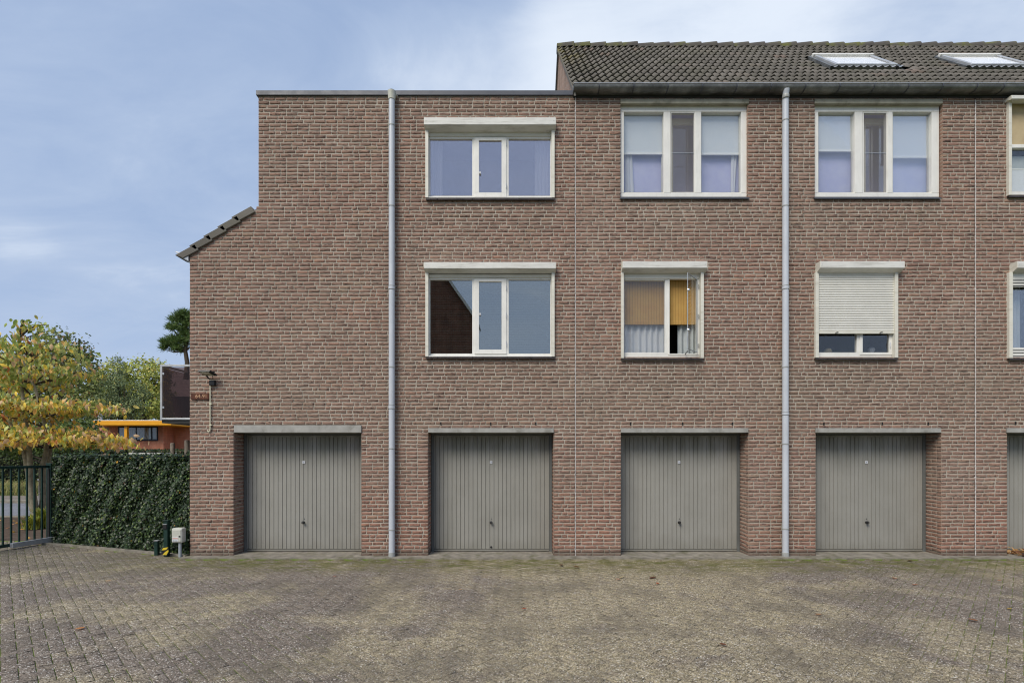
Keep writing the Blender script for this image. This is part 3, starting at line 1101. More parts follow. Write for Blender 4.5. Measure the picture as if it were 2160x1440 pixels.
# lean-to roof: verge tiles seen from their side, roof plane behind them
ang = math.atan2(zt - zb, X(545) - XA)
sl = math.hypot(zt - zb, X(545) - XA)
lean = part(MB().add([(XA - 0.05, 0.02, zb - 0.02), (X(545), 0.02, zt + 0.0), (X(545), 9, zt + 0.0), (XA - 0.05, 9, zb - 0.02),
                      (XA - 0.05, 0.02, zb - 0.06), (X(545), 0.02, zt - 0.04), (X(545), 9, zt - 0.04), (XA - 0.05, 9, zb - 0.06)],
                     [(0, 1, 2, 3), (7, 6, 5, 4), (0, 4, 5, 1), (3, 2, 6, 7), (0, 3, 7, 4)]), 'lean_to_roof', M['tile'], H1)
for q in range(5):
    s0, s1 = q * 0.297 - 0.17, (q + 1) * 0.297 - 0.17 + 0.045
    t0, t1 = 0.045, 0.010
    ca, sa = math.cos(ang), math.sin(ang)

    def slp(s, n, y):
        return (XA + s * ca - n * sa, y, zb + s * sa + n * ca)
    n0, n1 = -0.072, 0.075
    prof = [(s0 + 0.04 * (q == 0), n0 + t0), (s1, n0 + t1), (s1, n1 + t1 - 0.025), (s0 - 0.055, n1 + t0 - 0.025)]
    v = [slp(s, n, -0.035) for s, n in prof] + [slp(s, n, 0.28) for s, n in prof]
    MB().add(v, [(0, 1, 2, 3), (7, 6, 5, 4), (0, 4, 5, 1), (1, 5, 6, 2), (2, 6, 7, 3), (3, 7, 4, 0)]).obj('verge_tile', M['tile'], lean, bevel=0.008)
# gutter of the lean-to, seen end-on
gp = []
for a_ in range(0, 9):
    t = a_ / 8
    gp.append((X(371) + t * (X(398) - X(371)), Z(531) - 0.145 * math.sin(math.pi * min(1, t * 0.62 + 0.02)) ** 1.3 - 0.02 * t))
prof_g = [(X(370), Z(530.5)), (X(383), Z(534)), (X(397), Z(532)), (X(398.5), Z(536)), (X(399), Z(551)), (X(392), Z(548)), (X(384), Z(544)), (X(377), Z(538))]
v = [(x, -0.02, z) for x, z in prof_g] + [(x, 9, z) for x, z in prof_g]
n = len(prof_g)
part(MB().add(v, [tuple(range(n))[::-1], tuple(range(n, 2 * n))] + [(i, (i + 1) % n, (i + 1) % n + n, i + n) for i in range(n)]), 'side_gutter', M['zinc_rim'], H1, bevel=0.004)
part(MB().tube([(X(397), 0.12, Z(548)), (X(396), 0.12, Z(556)), (X(399), 0.12, Z(568)), (X(402), 0.12, Z(575))], 0.035, 10), 'gutter_bend', M['pipe'], H1, smooth=True)

# ------------------------------------------------------------------ pitched roof of the middle and right houses
EY, EZ = -0.10, 8.125
RY, RZ = 3.2, 11.50
TH = math.atan2(RZ - EZ, RY - EY)
LS = math.hypot(RZ - EZ, RY - EY)
NR = 14
GA = LS / NR
TW = 0.2875


def tile_template(seed):
    r = np.random.default_rng(seed)
    nx = 16
    V = []
    ln = GA + 0.035
    for row, (yy, lift) in enumerate(((0.0, 0.030), (ln, 0.0))):
        for i in range(nx + 1):
            x = i / nx * TW
            wv = math.cos(2 * math.pi * (x / (TW / 2) - 0.5))
            hgt = 0.024 * (wv if wv > 0 else wv * 0.85)
            V.append((x, yy, hgt + lift))
    for i in range(nx + 1):
        x = i / nx * TW
        wv = math.cos(2 * math.pi * (x / (TW / 2) - 0.5))
        hgt = 0.024 * (wv if wv > 0 else wv * 0.85)
        V.append((x, 0.004, hgt + 0.030 - 0.017))
    V = np.array(V) + r.normal(0, 0.0008, (len(V), 3))
    m = nx + 1
    Fq = [(i, i + 1, m + i + 1, m + i) for i in range(nx)] + [(2 * m + i, 2 * m + i + 1, i + 1, i) for i in range(nx)]
    return V, np.array(Fq)


TT = [tile_template(s) for s in range(5)]
TM = []
for v, f in TT:
    me = fast_mesh('roof_tile', v, f)
    me.materials.append(M['tile'])
    me.polygons.foreach_set('use_smooth', [True] * 16 + [False] * 16)
    TM.append(me)
skylights = [(6.46, 7.70), (9.17, 10.41)]
SK0, SK1 = 1.20, 2.10           # y range of a skylight
rotT = Matrix.Rotation(TH, 4, 'X')
for hi, house, x0, x1 in ((1, H2, XB - 0.02, XC + 0.005), (2, H3, XC + 0.005, XD)):
    # battens / underlay below the tiles, both slopes
    mb = MB()
    by = 2 * RY - EY
    mb.add([(x0 + 0.01, EY + 0.05, EZ - 0.04), (x1, EY + 0.05, EZ - 0.04), (x1, RY, RZ - 0.05), (x0 + 0.01, RY, RZ - 0.05), (x1, by, EZ - 0.04), (x0 + 0.01, by, EZ - 0.04)],
           [(0, 1, 2, 3), (3, 2, 4, 5)])
    roof = part(mb, 'roof', M['roofing'], house)
    # rear slope: one plain sheet of tiles
    ncol = int(round((x1 - x0) / TW))
    tl = []
    for c in range(ncol):
        for r_ in range(NR):
            xx = x0 + c * TW
            s = r_ * GA
            y, z = EY + s * math.cos(TH), EZ + s * math.sin(TH)
            mid = y + GA * 0.5 * math.cos(TH)
            if any(a - 0.16 < xx + TW / 2 < b_ + 0.16 and SK0 - 0.1 < mid < SK1 for a, b_ in skylights):
                continue
            tl.append((xx, y, z, r_ + c * 0.01 + (100 if xx > 12.2 else 0)))
    tl.sort(key=lambda t: t[3])
    rv, rf, rt = [], [], []
    nv = 0
    for q, (xx, y, z, _) in enumerate(tl):
        jx, jr = rng.normal(0, 0.0025), rng.normal(0, 0.004)
        if q < 300:
            o = link('roof_tile', TM[q % 5], None, roof, (xx + jx, y, z))
            o.rotation_euler = (TH, jr, rng.normal(0, 0.003))
        else:
            v, f = TT[q % 5]
            ct, st = math.cos(TH), math.sin(TH)
            P = np.stack([v[:, 0] + xx + jx, v[:, 1] * ct - v[:, 2] * st + y, v[:, 1] * st + v[:, 2] * ct + z], 1)
            rv.append(P)
            rf.append(f + nv)
            rt.append(np.full(len(v), rng.random()))
            nv += len(v)
    if rv:
        o = link('upper_roof_tile', fast_mesh('upper_roof_tile', np.concatenate(rv), np.concatenate(rf), np.concatenate(rt)), M['tile'], roof, kind='stuff')
    # ridge tiles
    xx = x0 - 0.02
    while xx < x1:
        seg = 10
        v = []
        for (dx, r_, up) in ((0.0, 0.125, 0.0), (0.36, 0.145, 0.012), (0.40, 0.145, 0.014)):
            for a_ in range(seg + 1):
                t = math.pi * (1.12 * a_ / seg - 0.06)
                v.append((dx, -math.cos(t) * r_, math.sin(t) * r_ * 0.95 + up))
        f = [(k_ * (seg + 1) + a_, k_ * (seg + 1) + a_ + 1, (k_ + 1) * (seg + 1) + a_ + 1, (k_ + 1) * (seg + 1) + a_) for k_ in range(2) for a_ in range(seg)]
        b0 = len(v)
        v2 = [(0.40, y_ * 0.88, z_ * 0.86) for (_, y_, z_) in v[2 * (seg + 1):]]
        v += v2
        f += [(2 * (seg + 1) + a_, 2 * (seg + 1) + a_ + 1, b0 + a_ + 1, b0 + a_) for a_ in range(seg)]
        b1 = len(v)
        v += [(0.0, y_ * 0.85, z_ * 0.85) for (_, y_, z_) in v[:seg + 1]]
        f += [(b1 + a_, b1 + a_ + 1, a_ + 1, a_) for a_ in range(seg)]
        o = MB().add(v, f).obj('ridge_tile', M['ridge'], roof, smooth=True)
        o.location = (xx, RY, RZ - 0.07 + rng.normal(0, 0.005))
        o.rotation_euler = (0, rng.normal(0, 0.008), rng.normal(0, 0.01))
        xx += 0.375
    # gable and rear wall
    mb = MB()
    by = 2 * RY - EY - 0.1
    if hi == 1:
        mb.add([(XB + 0.012, 0.02, 8.0), (XB + 0.012, RY, RZ - 0.04), (XB + 0.012, by, 8.0)], [(0, 1, 2)])
    mb.add([(x0 + 0.02, by, -0.03), (x1, by, -0.03), (x1, by, 8.15), (x0 + 0.02, by, 8.15)], [(0, 1, 2, 3)])
    if hi == 2:
        mb.add([(XD, 0.02, -0.03), (XD, by, -0.03), (XD, by, 8.1), (XD, RY, RZ - 0.04), (XD, 0.02, 8.1)], [(0, 1, 2, 3, 4)])
    part(mb, 'gable_wall', M['brick_side'], house)
# dark verge board down both edges of the gable
ct, st = math.cos(TH), math.sin(TH)
v = [(XB - 0.03, EY, EZ - 0.03), (XB - 0.03, RY, RZ - 0.03), (XB - 0.03, RY, RZ - 0.11), (XB - 0.03, EY, EZ - 0.11)]
part(MB().add(v + [(x + 0.035, y, z) for x, y, z in v], [(0, 1, 2, 3), (7, 6, 5, 4), (0, 4, 5, 1), (2, 6, 7, 3), (3, 7, 4, 0)]), 'verge_board', M['tile'], H2)
by = 2 * RY - EY
v = [(XB - 0.03, by, EZ + 0.02), (XB - 0.03, RY, RZ + 0.02), (XB - 0.03, RY, RZ - 0.10), (XB - 0.03, by, EZ - 0.10)]
part(MB().add(v + [(x + 0.035, y, z) for x, y, z in v], [(3, 2, 1, 0), (4, 5, 6, 7), (1, 5, 4, 0), (3, 7, 6, 2)]), 'rear_verge_board', M['zinc'], H2)

# skylights
for (a, b_), house in zip(skylights, (H2, H3)):
    sk = adopt(empty('skylight'), house)

    def onroof(x, s, n):
        return (x, EY + s * math.cos(TH) - n * math.sin(TH), EZ + s * math.sin(TH) + n * math.cos(TH))
    s0 = (SK0 + 0.06 - EY) / math.cos(TH)
    s1 = (SK1 - 0.09 - EY) / math.cos(TH)

    def rb(x0, x1, sa_, sb_, n0, n1):
        m_ = MB()
        v = [onroof(x, s, n_) for n_ in (n0, n1) for x, s in ((x0, sa_), (x1, sa_), (x1, sb_), (x0, sb_))]
        return m_.add(v, [(0, 3, 2, 1), (4, 5, 6, 7), (0, 1, 5, 4), (1, 2, 6, 5), (2, 3, 7, 6), (3, 0, 4, 7)])
    m_ = MB()
    for bx in ((a, a + 0.07, s0, s1), (b_ - 0.07, b_, s0, s1), (a + 0.072, b_ - 0.072, s0, s0 + 0.05)):
        q = rb(*bx, -0.03, 0.075)
        m_.add(q.v, q.f)
    m_.obj('sash_frame', M['alu'], sk, bevel=0.006)
    rb(a - 0.03, b_ + 0.03, s1 - 0.05, s1 + 0.04, 0.0, 0.095).obj('hood', M['white'], sk, bevel=0.01)
    rb(a + 0.07, b_ - 0.07, s0 + 0.05, s1 - 0.05, 0.055, 0.06).obj('pane', glass_material('skylight_glass', 0.10, (0.99, 0.99, 0.99), rcol=(1, 1, 1), fr=0.2) if house is H2 else bpy.data.materials['skylight_glass'], sk)
    rb(a + 0.075, b_ - 0.075, s0 + 0.055, s1 - 0.055, 0.02, 0.045).obj('reflection_sheet', M['matt_white'], sk)  # white sheet stands in for bright cloud reflected in the pane
    # lead apron dressed over the tiles below, flashing at the sides
    nx = 40
    v, f = [], []
    for r_, (s, base_n) in enumerate(((s0 + 0.01, 0.034), (s0 - 0.10, 0.050))):
        for i in range(nx + 1):
            x = a - 0.10 + (b_ - a + 0.20) * i / nx
            wv = math.cos(2 * math.pi * ((x - (XB - 0.02)) / (TW / 2) - 0.5))
            v.append(onroof(x, s, base_n + 0.018 * wv * (1 if r_ else 0.3)))
    f = [(nx + 1 + i, nx + 2 + i, i + 1, i) for i in range(nx)]
    MB().add(v, f).obj('lead_apron', M['zinc_rim'], sk, smooth=True)
    m_ = rb(a - 0.10, a - 0.002, s0 - 0.02, s1 + 0.05, -0.02, 0.045)
    q = rb(b_ + 0.002, b_ + 0.10, s0 - 0.02, s1 + 0.05, -0.02, 0.045)
    m_.add(q.v, q.f)
    q = rb(a, b_, s1 + 0.02, s1 + 0.16, -0.02, 0.045)
    m_.add(q.v, q.f)
    m_.obj('flashing', M['zinc'], sk)

# gutters with seams and brackets
gprof = [(-0.175, 8.172), (-0.185, 8.165), (-0.182, 8.13), (-0.165, 8.105), (-0.13, 8.086), (-0.08, 8.082), (-0.005, 8.095), (-0.005, 8.12), (-0.08, 8.10), (-0.15, 8.12), (-0.17, 8.155)]
for house, x0, x1 in ((H2, X(1211, -0.18), XC - 0.001), (H3, XC + 0.001, XD)):
    gt = part(MB().prism(gprof, x0, x1), 'gutter', M['zinc'], house, smooth=True)
    MB().tube([(x0 - 0.005, -0.185, 8.172), (x1, -0.185, 8.172)], 0.011, 8).obj('gutter_rim', M['zinc_rim'], gt, smooth=True)
    MB().prism([(-0.18, 8.16), (-0.16, 8.105), (-0.08, 8.085), (0, 8.085), (0, 8.15)], x0 - 0.006, x0 + 0.004).obj('gutter_end', M['zinc'], gt)
    MB().box(x0, x1, -0.006, 0.05, 8.045, 8.094).obj('gutter_shade_strip', M['gasket'], gt)  # dark strip stands in for the shade under the gutter
    px = 1263 if house is H2 else 2057 + 60
    while X(px, -0.18) < x1:
        x = X(px, -0.18)
        pr = [(y * 1.03 - 0.002, z - 0.006) for y, z in gprof[1:7]]
        MB().prism(pr + [(y + 0.004, z + 0.006) for y, z in pr[::-1]], x, x + 0.02).obj('gutter_seam', M['coping'], gt)
        px += 72.5

# lintels
for a, b_, t_, gh in garages:
    first = t_ == 897
    mb = MB().box(X(a, -0.025) + 0.0, X(b_, -0.025), -0.025, DEPTH + 0.03, Z(912, -0.025), Z(t_ - 0.5, -0.025))
    o = part(mb, 'garage_lintel', M['concrete'], houses[gh], bevel=0.006)
for a, b_ in ((1309, 1580), (1719, 1989)):
    part(MB().box(X(a, -0.02), X(b_, -0.02), -0.02, 0.14, Z(218.5, -0.02), Z(208.5, -0.02)), 'window_lintel', M['concrete_dark'], H2, bevel=0.005)

# open weep joints above the lintels
for px, py, hs in ((1329, 203, H2), (1425, 203, H2), (1487, 203, H2), (1559, 203, H2), (1742, 203, H2), (1886, 203, H2), (1970, 203, H2), (1738, 893, H2), (1861, 893, H2), (1958, 893, H2),
                   (1330, 893, H2), (1440, 893, H2), (1545, 893, H2), (2142, 892, H3), (930, 893, H1), (1035, 893, H1), (1130, 893, H1)):
    part(MB().box(X(px - 1.3), X(px + 1.3), -0.0045, 0.03, Z(py + 3), Z(py - 3)), 'weep_hole', M['hole'], hs)

# thresholds
for a, b_, t_, gh in garages:
    part(MB().box(X(a) + 0.003, X(b_) - 0.003, -0.03, DEPTH + 0.2, -0.04, 0.018), 'threshold', M['kerb'], houses[gh], bevel=0.005)


# ------------------------------------------------------------------ garage doors
def garage_door(pa, pb, house, ribs=27, extra_lock=False, hx=None):
    gd = adopt(empty('garage_door'), house)
    x0, x1 = X(pa) + 0.004, X(pb) - 0.004
    yF = DEPTH
    zt_, z0_ = Z(912) - 0.002, 0.018
    mb = MB().box(x0, x0 + 0.045, yF, yF + 0.08, z0_, zt_).box(x1 - 0.045, x1, yF, yF + 0.08, z0_, zt_).box(x0 + 0.046, x1 - 0.046, yF + 0.001, yF + 0.08, zt_ - 0.03, zt_)
    mb.obj('door_frame', M['doorframe'], gd, bevel=0.003)
    MB().box(x0 - 0.3, x1 + 0.3, yF + 0.082, yF + 0.12, -0.04, zt_ + 0.2).obj('dark_gap', M['gasket'], gd)
    # ribbed sheet: raised boards with narrow grooves
    xa, xb = x0 + 0.050, x1 - 0.050
    za, zb_ = z0_ + 0.012, zt_ - 0.036
    yS = yF + 0.018
    n_ = ribs
    p_ = (xb - xa - 0.03) / n_
    v, f = [], []
    prof = [(xa, 0.0)]
    xx = xa + 0.015
    for i in range(n_):
        gwid = 0.0075
        prof += [(xx + 0.0, 0.0), (xx + gwid * 0.35, 0.013), (xx + gwid * 0.95, 0.013), (xx + gwid * 1.3, 0.0)]
        xx += p_
    prof.append((xb, 0.0))
    zz0, zz1 = za + 0.035, zb_ - 0.03
    for (x, d) in prof:
        v.append((x, yS + d, zz0))
        v.append((x, yS + d, zz1))
    for i in range(len(prof) - 1):
        f.append((2 * i, 2 * i + 2, 2 * i + 3, 2 * i + 1))
    m_ = MB().add(v, f)
    # edge profiles top and bottom
    m_.box(xa, xb, yS - 0.001, yS + 0.02, zb_ - 0.03, zb_)
    m_.add([(xa, yS + 0.001, zz0), (xb, yS + 0.001, zz0), (xb, yS + 0.02, zz0 - 0.010), (xa, yS + 0.02, zz0 - 0.010)], [(0, 3, 2, 1)])
    m_.box(xa, xb, yS - 0.004, yS + 0.02, za, zz0 - 0.010)
    m_.obj('door_leaf', M['door'], gd)
    MB().box(xa, xb, yS + 0.004, yS + 0.03, za - 0.010, za - 0.001).obj('rubber_seal', M['gasket'], gd)
    if hx is None:
        hx = (pa + pb) / 2
    xc = X(hx, yS)
    # white square badge with a dark cross
    zc = Z(974.5, yS)
    bd = MB().box(xc - 0.024, xc + 0.024, yS - 0.012, yS - 0.002, zc - 0.024, zc + 0.024).obj('badge', M['sticker'], gd, bevel=0.003)
    MB().box(xc - 0.012, xc + 0.012, yS - 0.0135, yS - 0.011, zc - 0.003, zc + 0.003).box(xc - 0.003, xc + 0.003, yS - 0.0145, yS - 0.0115, zc - 0.012, zc + 0.012).obj('badge_cross', M['sticker_grey'], gd)
    # knob and keyhole
    zk = Z(1101, yS)
    MB().lathe((xc, yS, zk), [(0.022, -0.002), (0.022, -0.008), (0.009, -0.012), (0.009, -0.030), (0.024, -0.034), (0.028, -0.044), (0.024, -0.055), (0.008, -0.058)], 16, 'Y').obj('knob', M['black'], gd, smooth=True)
    MB().lathe((xc, yS, zk), [(0.007, -0.056), (0.007, -0.0605)], 10, 'Y').obj('knob_cylinder', M['chrome'], gd)
    MB().box(xc + 0.004, xc + 0.012, yS - 0.004, yS + 0.002, zk + 0.05, zk + 0.072).obj('escutcheon', M['hole'], gd)
    if extra_lock:
        ze = Z(1153, yS)
        MB().lathe((xc, yS, ze), [(0.018, 0.0), (0.018, -0.012), (0.008, -0.016)], 14, 'Y').obj('lower_lock', M['black'], gd, smooth=True)
    return gd


for (a, b_, t_, gh), hx in zip(garages, (641, 1036, 1432, 1827, 2222)):
    garage_door(a, b_, houses[gh], 27, extra_lock=(a == 903), hx=hx)


# ------------------------------------------------------------------ windows
def sill_tiles(win, pa, pb, py, deep=0.05, n=None):
    x0, x1 = X(pa, -deep), X(pb, -deep)
    n = n or max(4, int(round((x1 - x0) / 0.205)))
    st_ = (x1 - x0) / n
    z1 = Z(py, -deep)
    for i in range(n):
        a = x0 + i * st_
        MB().prism([(-deep, z1 - 0.035), (-deep, z1), (0.10, z1 + 0.02), (0.10, z1 - 0.015)], a + 0.002, a + st_ - 0.002).obj('sill_tile', M['sill'], win, bevel=0.003)


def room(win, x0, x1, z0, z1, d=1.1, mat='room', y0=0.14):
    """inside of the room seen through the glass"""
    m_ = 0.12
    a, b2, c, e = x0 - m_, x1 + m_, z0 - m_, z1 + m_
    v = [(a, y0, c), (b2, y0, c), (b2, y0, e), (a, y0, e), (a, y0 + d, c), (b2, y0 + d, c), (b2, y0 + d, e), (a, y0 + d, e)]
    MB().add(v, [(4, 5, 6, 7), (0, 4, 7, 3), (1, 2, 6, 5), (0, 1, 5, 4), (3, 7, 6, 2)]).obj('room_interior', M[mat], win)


def curtain(win, x0, x1, z0, z1, y, mat='curtain', waves=5, amp=0.025, name='curtain', taper=0.0):
    nx = waves * 8
    v, f = [], []
    for r_, z in enumerate((z0, (z0 + z1) / 2, z1)):
        for i in range(nx + 1):
            t = i / nx
            x = x0 + (x1 - x0) * t
            x = x + (taper * (1 - r_ / 2) * (t))
            v.append((x, y + amp * math.sin(t * waves * 2 * math.pi + 0.7 * math.sin(t * 9)) * (1 - 0.2 * r_), z))
    for r_ in range(2):
        for i in range(nx):
            a = r_ * (nx + 1) + i
            f.append((a, a + 1, a + nx + 2, a + nx + 1))
    MB().add(v, f).obj(name, M[mat], win, smooth=True)


def shutter_box(win, pa, pb, py0, py1, py2, proj=0.14):
    """pa,pb front face; py0 top, py1 lower edge of the front face, py2 where the slant meets the wall"""
    x0, x1 = X(pa, -proj), X(pb, -proj)
    zt_, zf = Z(py0, -proj), Z(py1, -proj)
    zw = Z(py2, -0.03)
    prof = [(0.02, zt_), (-proj + 0.006, zt_), (-proj, zt_ - 0.006), (-proj, zf), (-proj + 0.012, zf - 0.010), (-0.055, zw + 0.008), (-0.03, zw), (0.02, zw)]
    MB().prism(prof[::-1], x0, x1).obj('shutter_box', M['box'], win, bevel=0.002)
    for xe, s in ((x0, -1), (x1, 1)):
        pr = [(y, z) for y, z in prof]
        MB().prism([(y + (0.003 if y < 0 else 0), z) for y, z in pr][::-1], xe - (0.008 if s < 0 else 0), xe + (0.008 if s > 0 else 0)).obj('box_end_cap', M['cream'], win)
    # joint line and rivets
    for xe in (x0 + 0.03, x1 - 0.03):
        MB().lathe((xe, -proj, (zt_ + zf) / 2), [(0.005, 0.0), (0.005, -0.003)], 8, 'Y').obj('rivet', M['collar'], win)


def rails(win, pa0, pa1, pb0, pb1, py0, py1, yf=-0.05):
    for a, b2 in ((pa0, pa1), (pb0, pb1)):
        MB().pbox(a, b2, py0, py1, yf, 0.03).obj('guide_rail', M['cream'], win, bevel=0.003)


def pane(win, a, b2, c, d, y, mat='glass', th=0.004):
    MB().pbox(a - 1, b2 + 1, c - 1, d + 1, y, y + th).obj('pane', M[mat], win)
    # gasket line round the glass
    gk = MB()
    gk.pbox(a - 1, b2 + 1, c - 1.2, c, y - 0.003, y).pbox(a - 1, b2 + 1, d, d + 1.0, y - 0.003, y).pbox(a - 1, a - 0.1, c, d, y - 0.003, y).pbox(b2 + 0.1, b2 + 1, c, d, y - 0.003, y)
    gk.obj('gasket', M['gasket'], win)


def frame(win, outer, holes, y, yb, mat='white', name='frame', bevel=0.004):
    """frame as bars around rectangular holes; outer and holes in photo pixels at plane y"""
    a, b2, c, d = outer
    xs_ = sorted({a, b2, *[h[0] for h in holes], *[h[1] for h in holes]})
    holes = sorted(holes)
    mb = MB()
    top = min(h[2] for h in holes)
    bot = max(h[3] for h in holes)
    mb.pbox(a, b2, c, top, y, yb)
    mb.pbox(a, b2, bot, d, y, yb)
    e = a
    for h in holes:
        if h[0] > e:
            mb.pbox(e, h[0], top, bot, y, yb)
        if h[2] > top:
            mb.pbox(h[0], h[1], top, h[2], y, yb)
        if h[3] < bot:
            mb.pbox(h[0], h[1], h[3], bot, y, yb)
        e = h[1]
    if b2 > e:
        mb.pbox(e, b2, top, bot, y, yb)
    return mb.obj(name, M[mat], win, bevel=bevel)


def hinge(win, px, py, y):
    MB().tube([(X(px, y), y - 0.008, Z(py + 5, y)), (X(px, y), y - 0.008, Z(py - 5, y))], 0.007, 8).obj('hinge', M['sticker'], win)


def triple_shuttered(house, ytop, pyb, box_y, glass, vent_py, side_py, hinge_y, open_tilt=0.0):
    win = adopt(empty('window'), house)
    shutter_box(win, 895, 1172, *box_y)
    rails(win, 897, 903.5, 1163.5, 1170, box_y[2] - 2, pyb)
    # dark slot below the box, frame behind
    MB().pbox(903, 1164, box_y[2] - 1, ytop - 3, 0.02, 0.05).obj('shutter_slot', M['cream'], win)
    MB().pbox(904, 1163, box_y[2] - 1, box_y[2] + 2.5, 0.012, 0.02).obj('folded_shutter', M['gasket'], win)
    frame(win, (902, 1165, ytop - 5, pyb), [(907, 996, side_py[0], side_py[1]), (1004, 1065, vent_py[0] - 3, side_py[1] + 1), (1073, 1161, side_py[0], side_py[1])], 0.04, 0.11)
    pane(win, 907, 996, side_py[0], side_py[1], 0.07, glass)
    pane(win, 1073, 1161, side_py[0], side_py[1], 0.07, glass)
    frame(win, (1000.5, 1068.5, vent_py[0] - 7, vent_py[1] + 9), [(1010.5, 1058, vent_py[0], vent_py[1])], 0.022, 0.075, name='casement_sash')
    pane(win, 1010.5, 1058, vent_py[0], vent_py[1], 0.05, glass)
    for hy in hinge_y:
        hinge(win, 1067.5, hy, 0.02)
    MB().pbox(1011, 1014, vent_py[0] + 66, vent_py[0] + 70, 0.01, 0.05).obj('latch', M['sticker'], win)
    MB().pbox(899, 1169, pyb - 1.5, pyb + 0.5, -0.035, 0.06).obj('bottom_rail', M['white'], win, bevel=0.003)
    sill_tiles(win, 898, 1170, pyb + 0.7, 0.045)
    return win


W1 = triple_shuttered(H1, 290, 416.5, (247.5, 262.5, 276), 'glass_mid', (296, 406), (293, 413), (303, 392))
x0, x1, z0, z1 = win_ops[0]
room(W1, x0, x1, z0, z1, 1.2, 'room')
curtain(W1, X(900, 0.2), X(933, 0.2), z0 - 0.05, z1 + 0.05, 0.2, waves=5)
curtain(W1, X(1128, 0.2), X(1170, 0.2), z0 - 0.05, z1 + 0.05, 0.2, waves=6)
W2 = triple_shuttered(H1, 588, 751.5, (552.5, 565.5, 575.5), 'glass_dark', (594, 737), (590, 745.5), (607, 665, 725))
x0, x1, z0, z1 = win_ops[1]
room(W2, x0, x1, z0, z1, 1.2, 'room_dark')
# venetian blind behind the lower window
mb = MB()
zz_ = z0
while zz_ < z1:
    mb.add([(x0, 0.16, zz_), (x1, 0.16, zz_), (x1, 0.178, zz_ + 0.016), (x0, 0.178, zz_ + 0.016)], [(0, 1, 2, 3)])
    zz_ += 0.045
o = mb.obj('venetian_slats', M['room'], W2, kind='stuff')


def reveal_window(house, L, mull, screen_wavy, bar_y, frame_r, curt=True, tri_first=True):
    """frame in a reveal, roller blinds, middle vent standing open behind an insect screen"""
    win = adopt(empty('window'), house)
    y = 0.06
    a, b2 = L
    m1, m2, m3, m4 = mull
    holes = [(a + 8, m1, 236, 407), (m2, m3, 236, 407), (m4, frame_r, 236, 407)]
    frame(win, (a, b2, 220, 415.5), holes, y, y + 0.10, bevel=0.006)
    # inner step of the frame
    frame(win, (a + 5, frame_r + 5, 232, 411), [(h[0] + 0.5, h[1] - 0.5, 238, 406) for h in holes], y + 0.03, y + 0.09, mat='cream', name='glazing_bead', bevel=0.002)
    pane(win, holes[0][0], holes[0][1], 238, 407, y + 0.06)
    pane(win, holes[2][0], holes[2][1], 238, 407, y + 0.06)
    # screen in the middle
    frame(win, (m2 + 0.5, m3 - 0.5, 236.5, 407), [(m2 + 2.2, m3 - 2.2, 238.5, 405.5)], y + 0.01, y + 0.035, name='screen_frame', bevel=0.001)
    MB().pbox(m2 + 2, m3 - 2, 238, 406, y + 0.02, y + 0.022).obj('insect_screen', M['screen'], win)
    MB().pbox(m2 + 2, m3 - 2, 322.5, 323.6, y + 0.015, y + 0.02).obj('screen_bar', M['galv'], win)
    # tilted-in sash behind the screen
    ss = frame(win, (m2 - 2, m3 + 8, 250, 412), [(m2 + 6, m3 - 2, 262, 405)], 0.26, 0.31, name='open_sash', mat='cream')
    ys = 0.29
    MB().pbox(m2 + 6, m3 - 2, 262, 405, ys, ys + 0.004).obj('sash_pane', M['glass'], win)
    wo = [w_ for w_ in win_ops if abs(w_[0] - X(a)) < 0.05 and w_[2] > 5][0]
    room(win, wo[0], wo[1], wo[2], wo[3], 0.75, 'lavender', 0.17)
    # blinds and curtains
    for h, by_ in ((holes[0], bar_y[0]), (holes[2], bar_y[1])):
        MB().pbox(h[0] - 4, h[1] + 2, by_ - 3, 410, 0.26, 0.263).obj('lavender_screen', M['lav_cloth'], win)
    for h, by_ in ((holes[0], bar_y[0]), (holes[2], bar_y[1])):
        yb = 0.175
        MB().pbox(h[0] - 4, h[1] + 2 - (4 if h is holes[0] else 0), 236, by_, yb, yb + 0.003).obj('roller_blind', M['blind'], win)
        MB().pbox(h[0] - 4, h[1] + 2 - (4 if h is holes[0] else 0), by_ - 2.2, by_ + 2.2, yb - 0.012, yb + 0.012).obj('blind_bar', M['matt_white'], win, bevel=0.003)
        MB().pbox(h[1] - 5, h[1] - 3, by_, 408, yb + 0.02, yb + 0.03).obj('blind_guide', M['white'], win)
    if curt:
        curtain(win, X(holes[0][0] + 3, 0.22), X(holes[0][0] + 17, 0.22), Z(410, 0.22), Z(320, 0.22), 0.22, waves=2, taper=0.04, amp=0.012)
        curtain(win, X(holes[2][1] - 22, 0.22), X(holes[2][1] - 8, 0.22), Z(410, 0.22), Z(320, 0.22), 0.22, waves=2, taper=-0.05, amp=0.012)
    MB().prism([(-0.035, Z(419.5, -0.035)), (-0.035, Z(416.5, -0.035)), (0.12, Z(414, 0.1)), (0.12, Z(419.5, 0.1))], X(a + 0.5, -0.03), X(b2 + 4, -0.03)).obj('window_sill', M['coping'], win, bevel=0.003)
    return win


W3 = reveal_window(H2, (1308, 1577), (1400, 1414, 1466, 1479), True, (323.5, 324.5), 1563.5)
W4 = reveal_window(H2, (1718, 1981), (1803, 1820, 1872, 1883), True, (317.5, 331), 1965.5, curt=False)

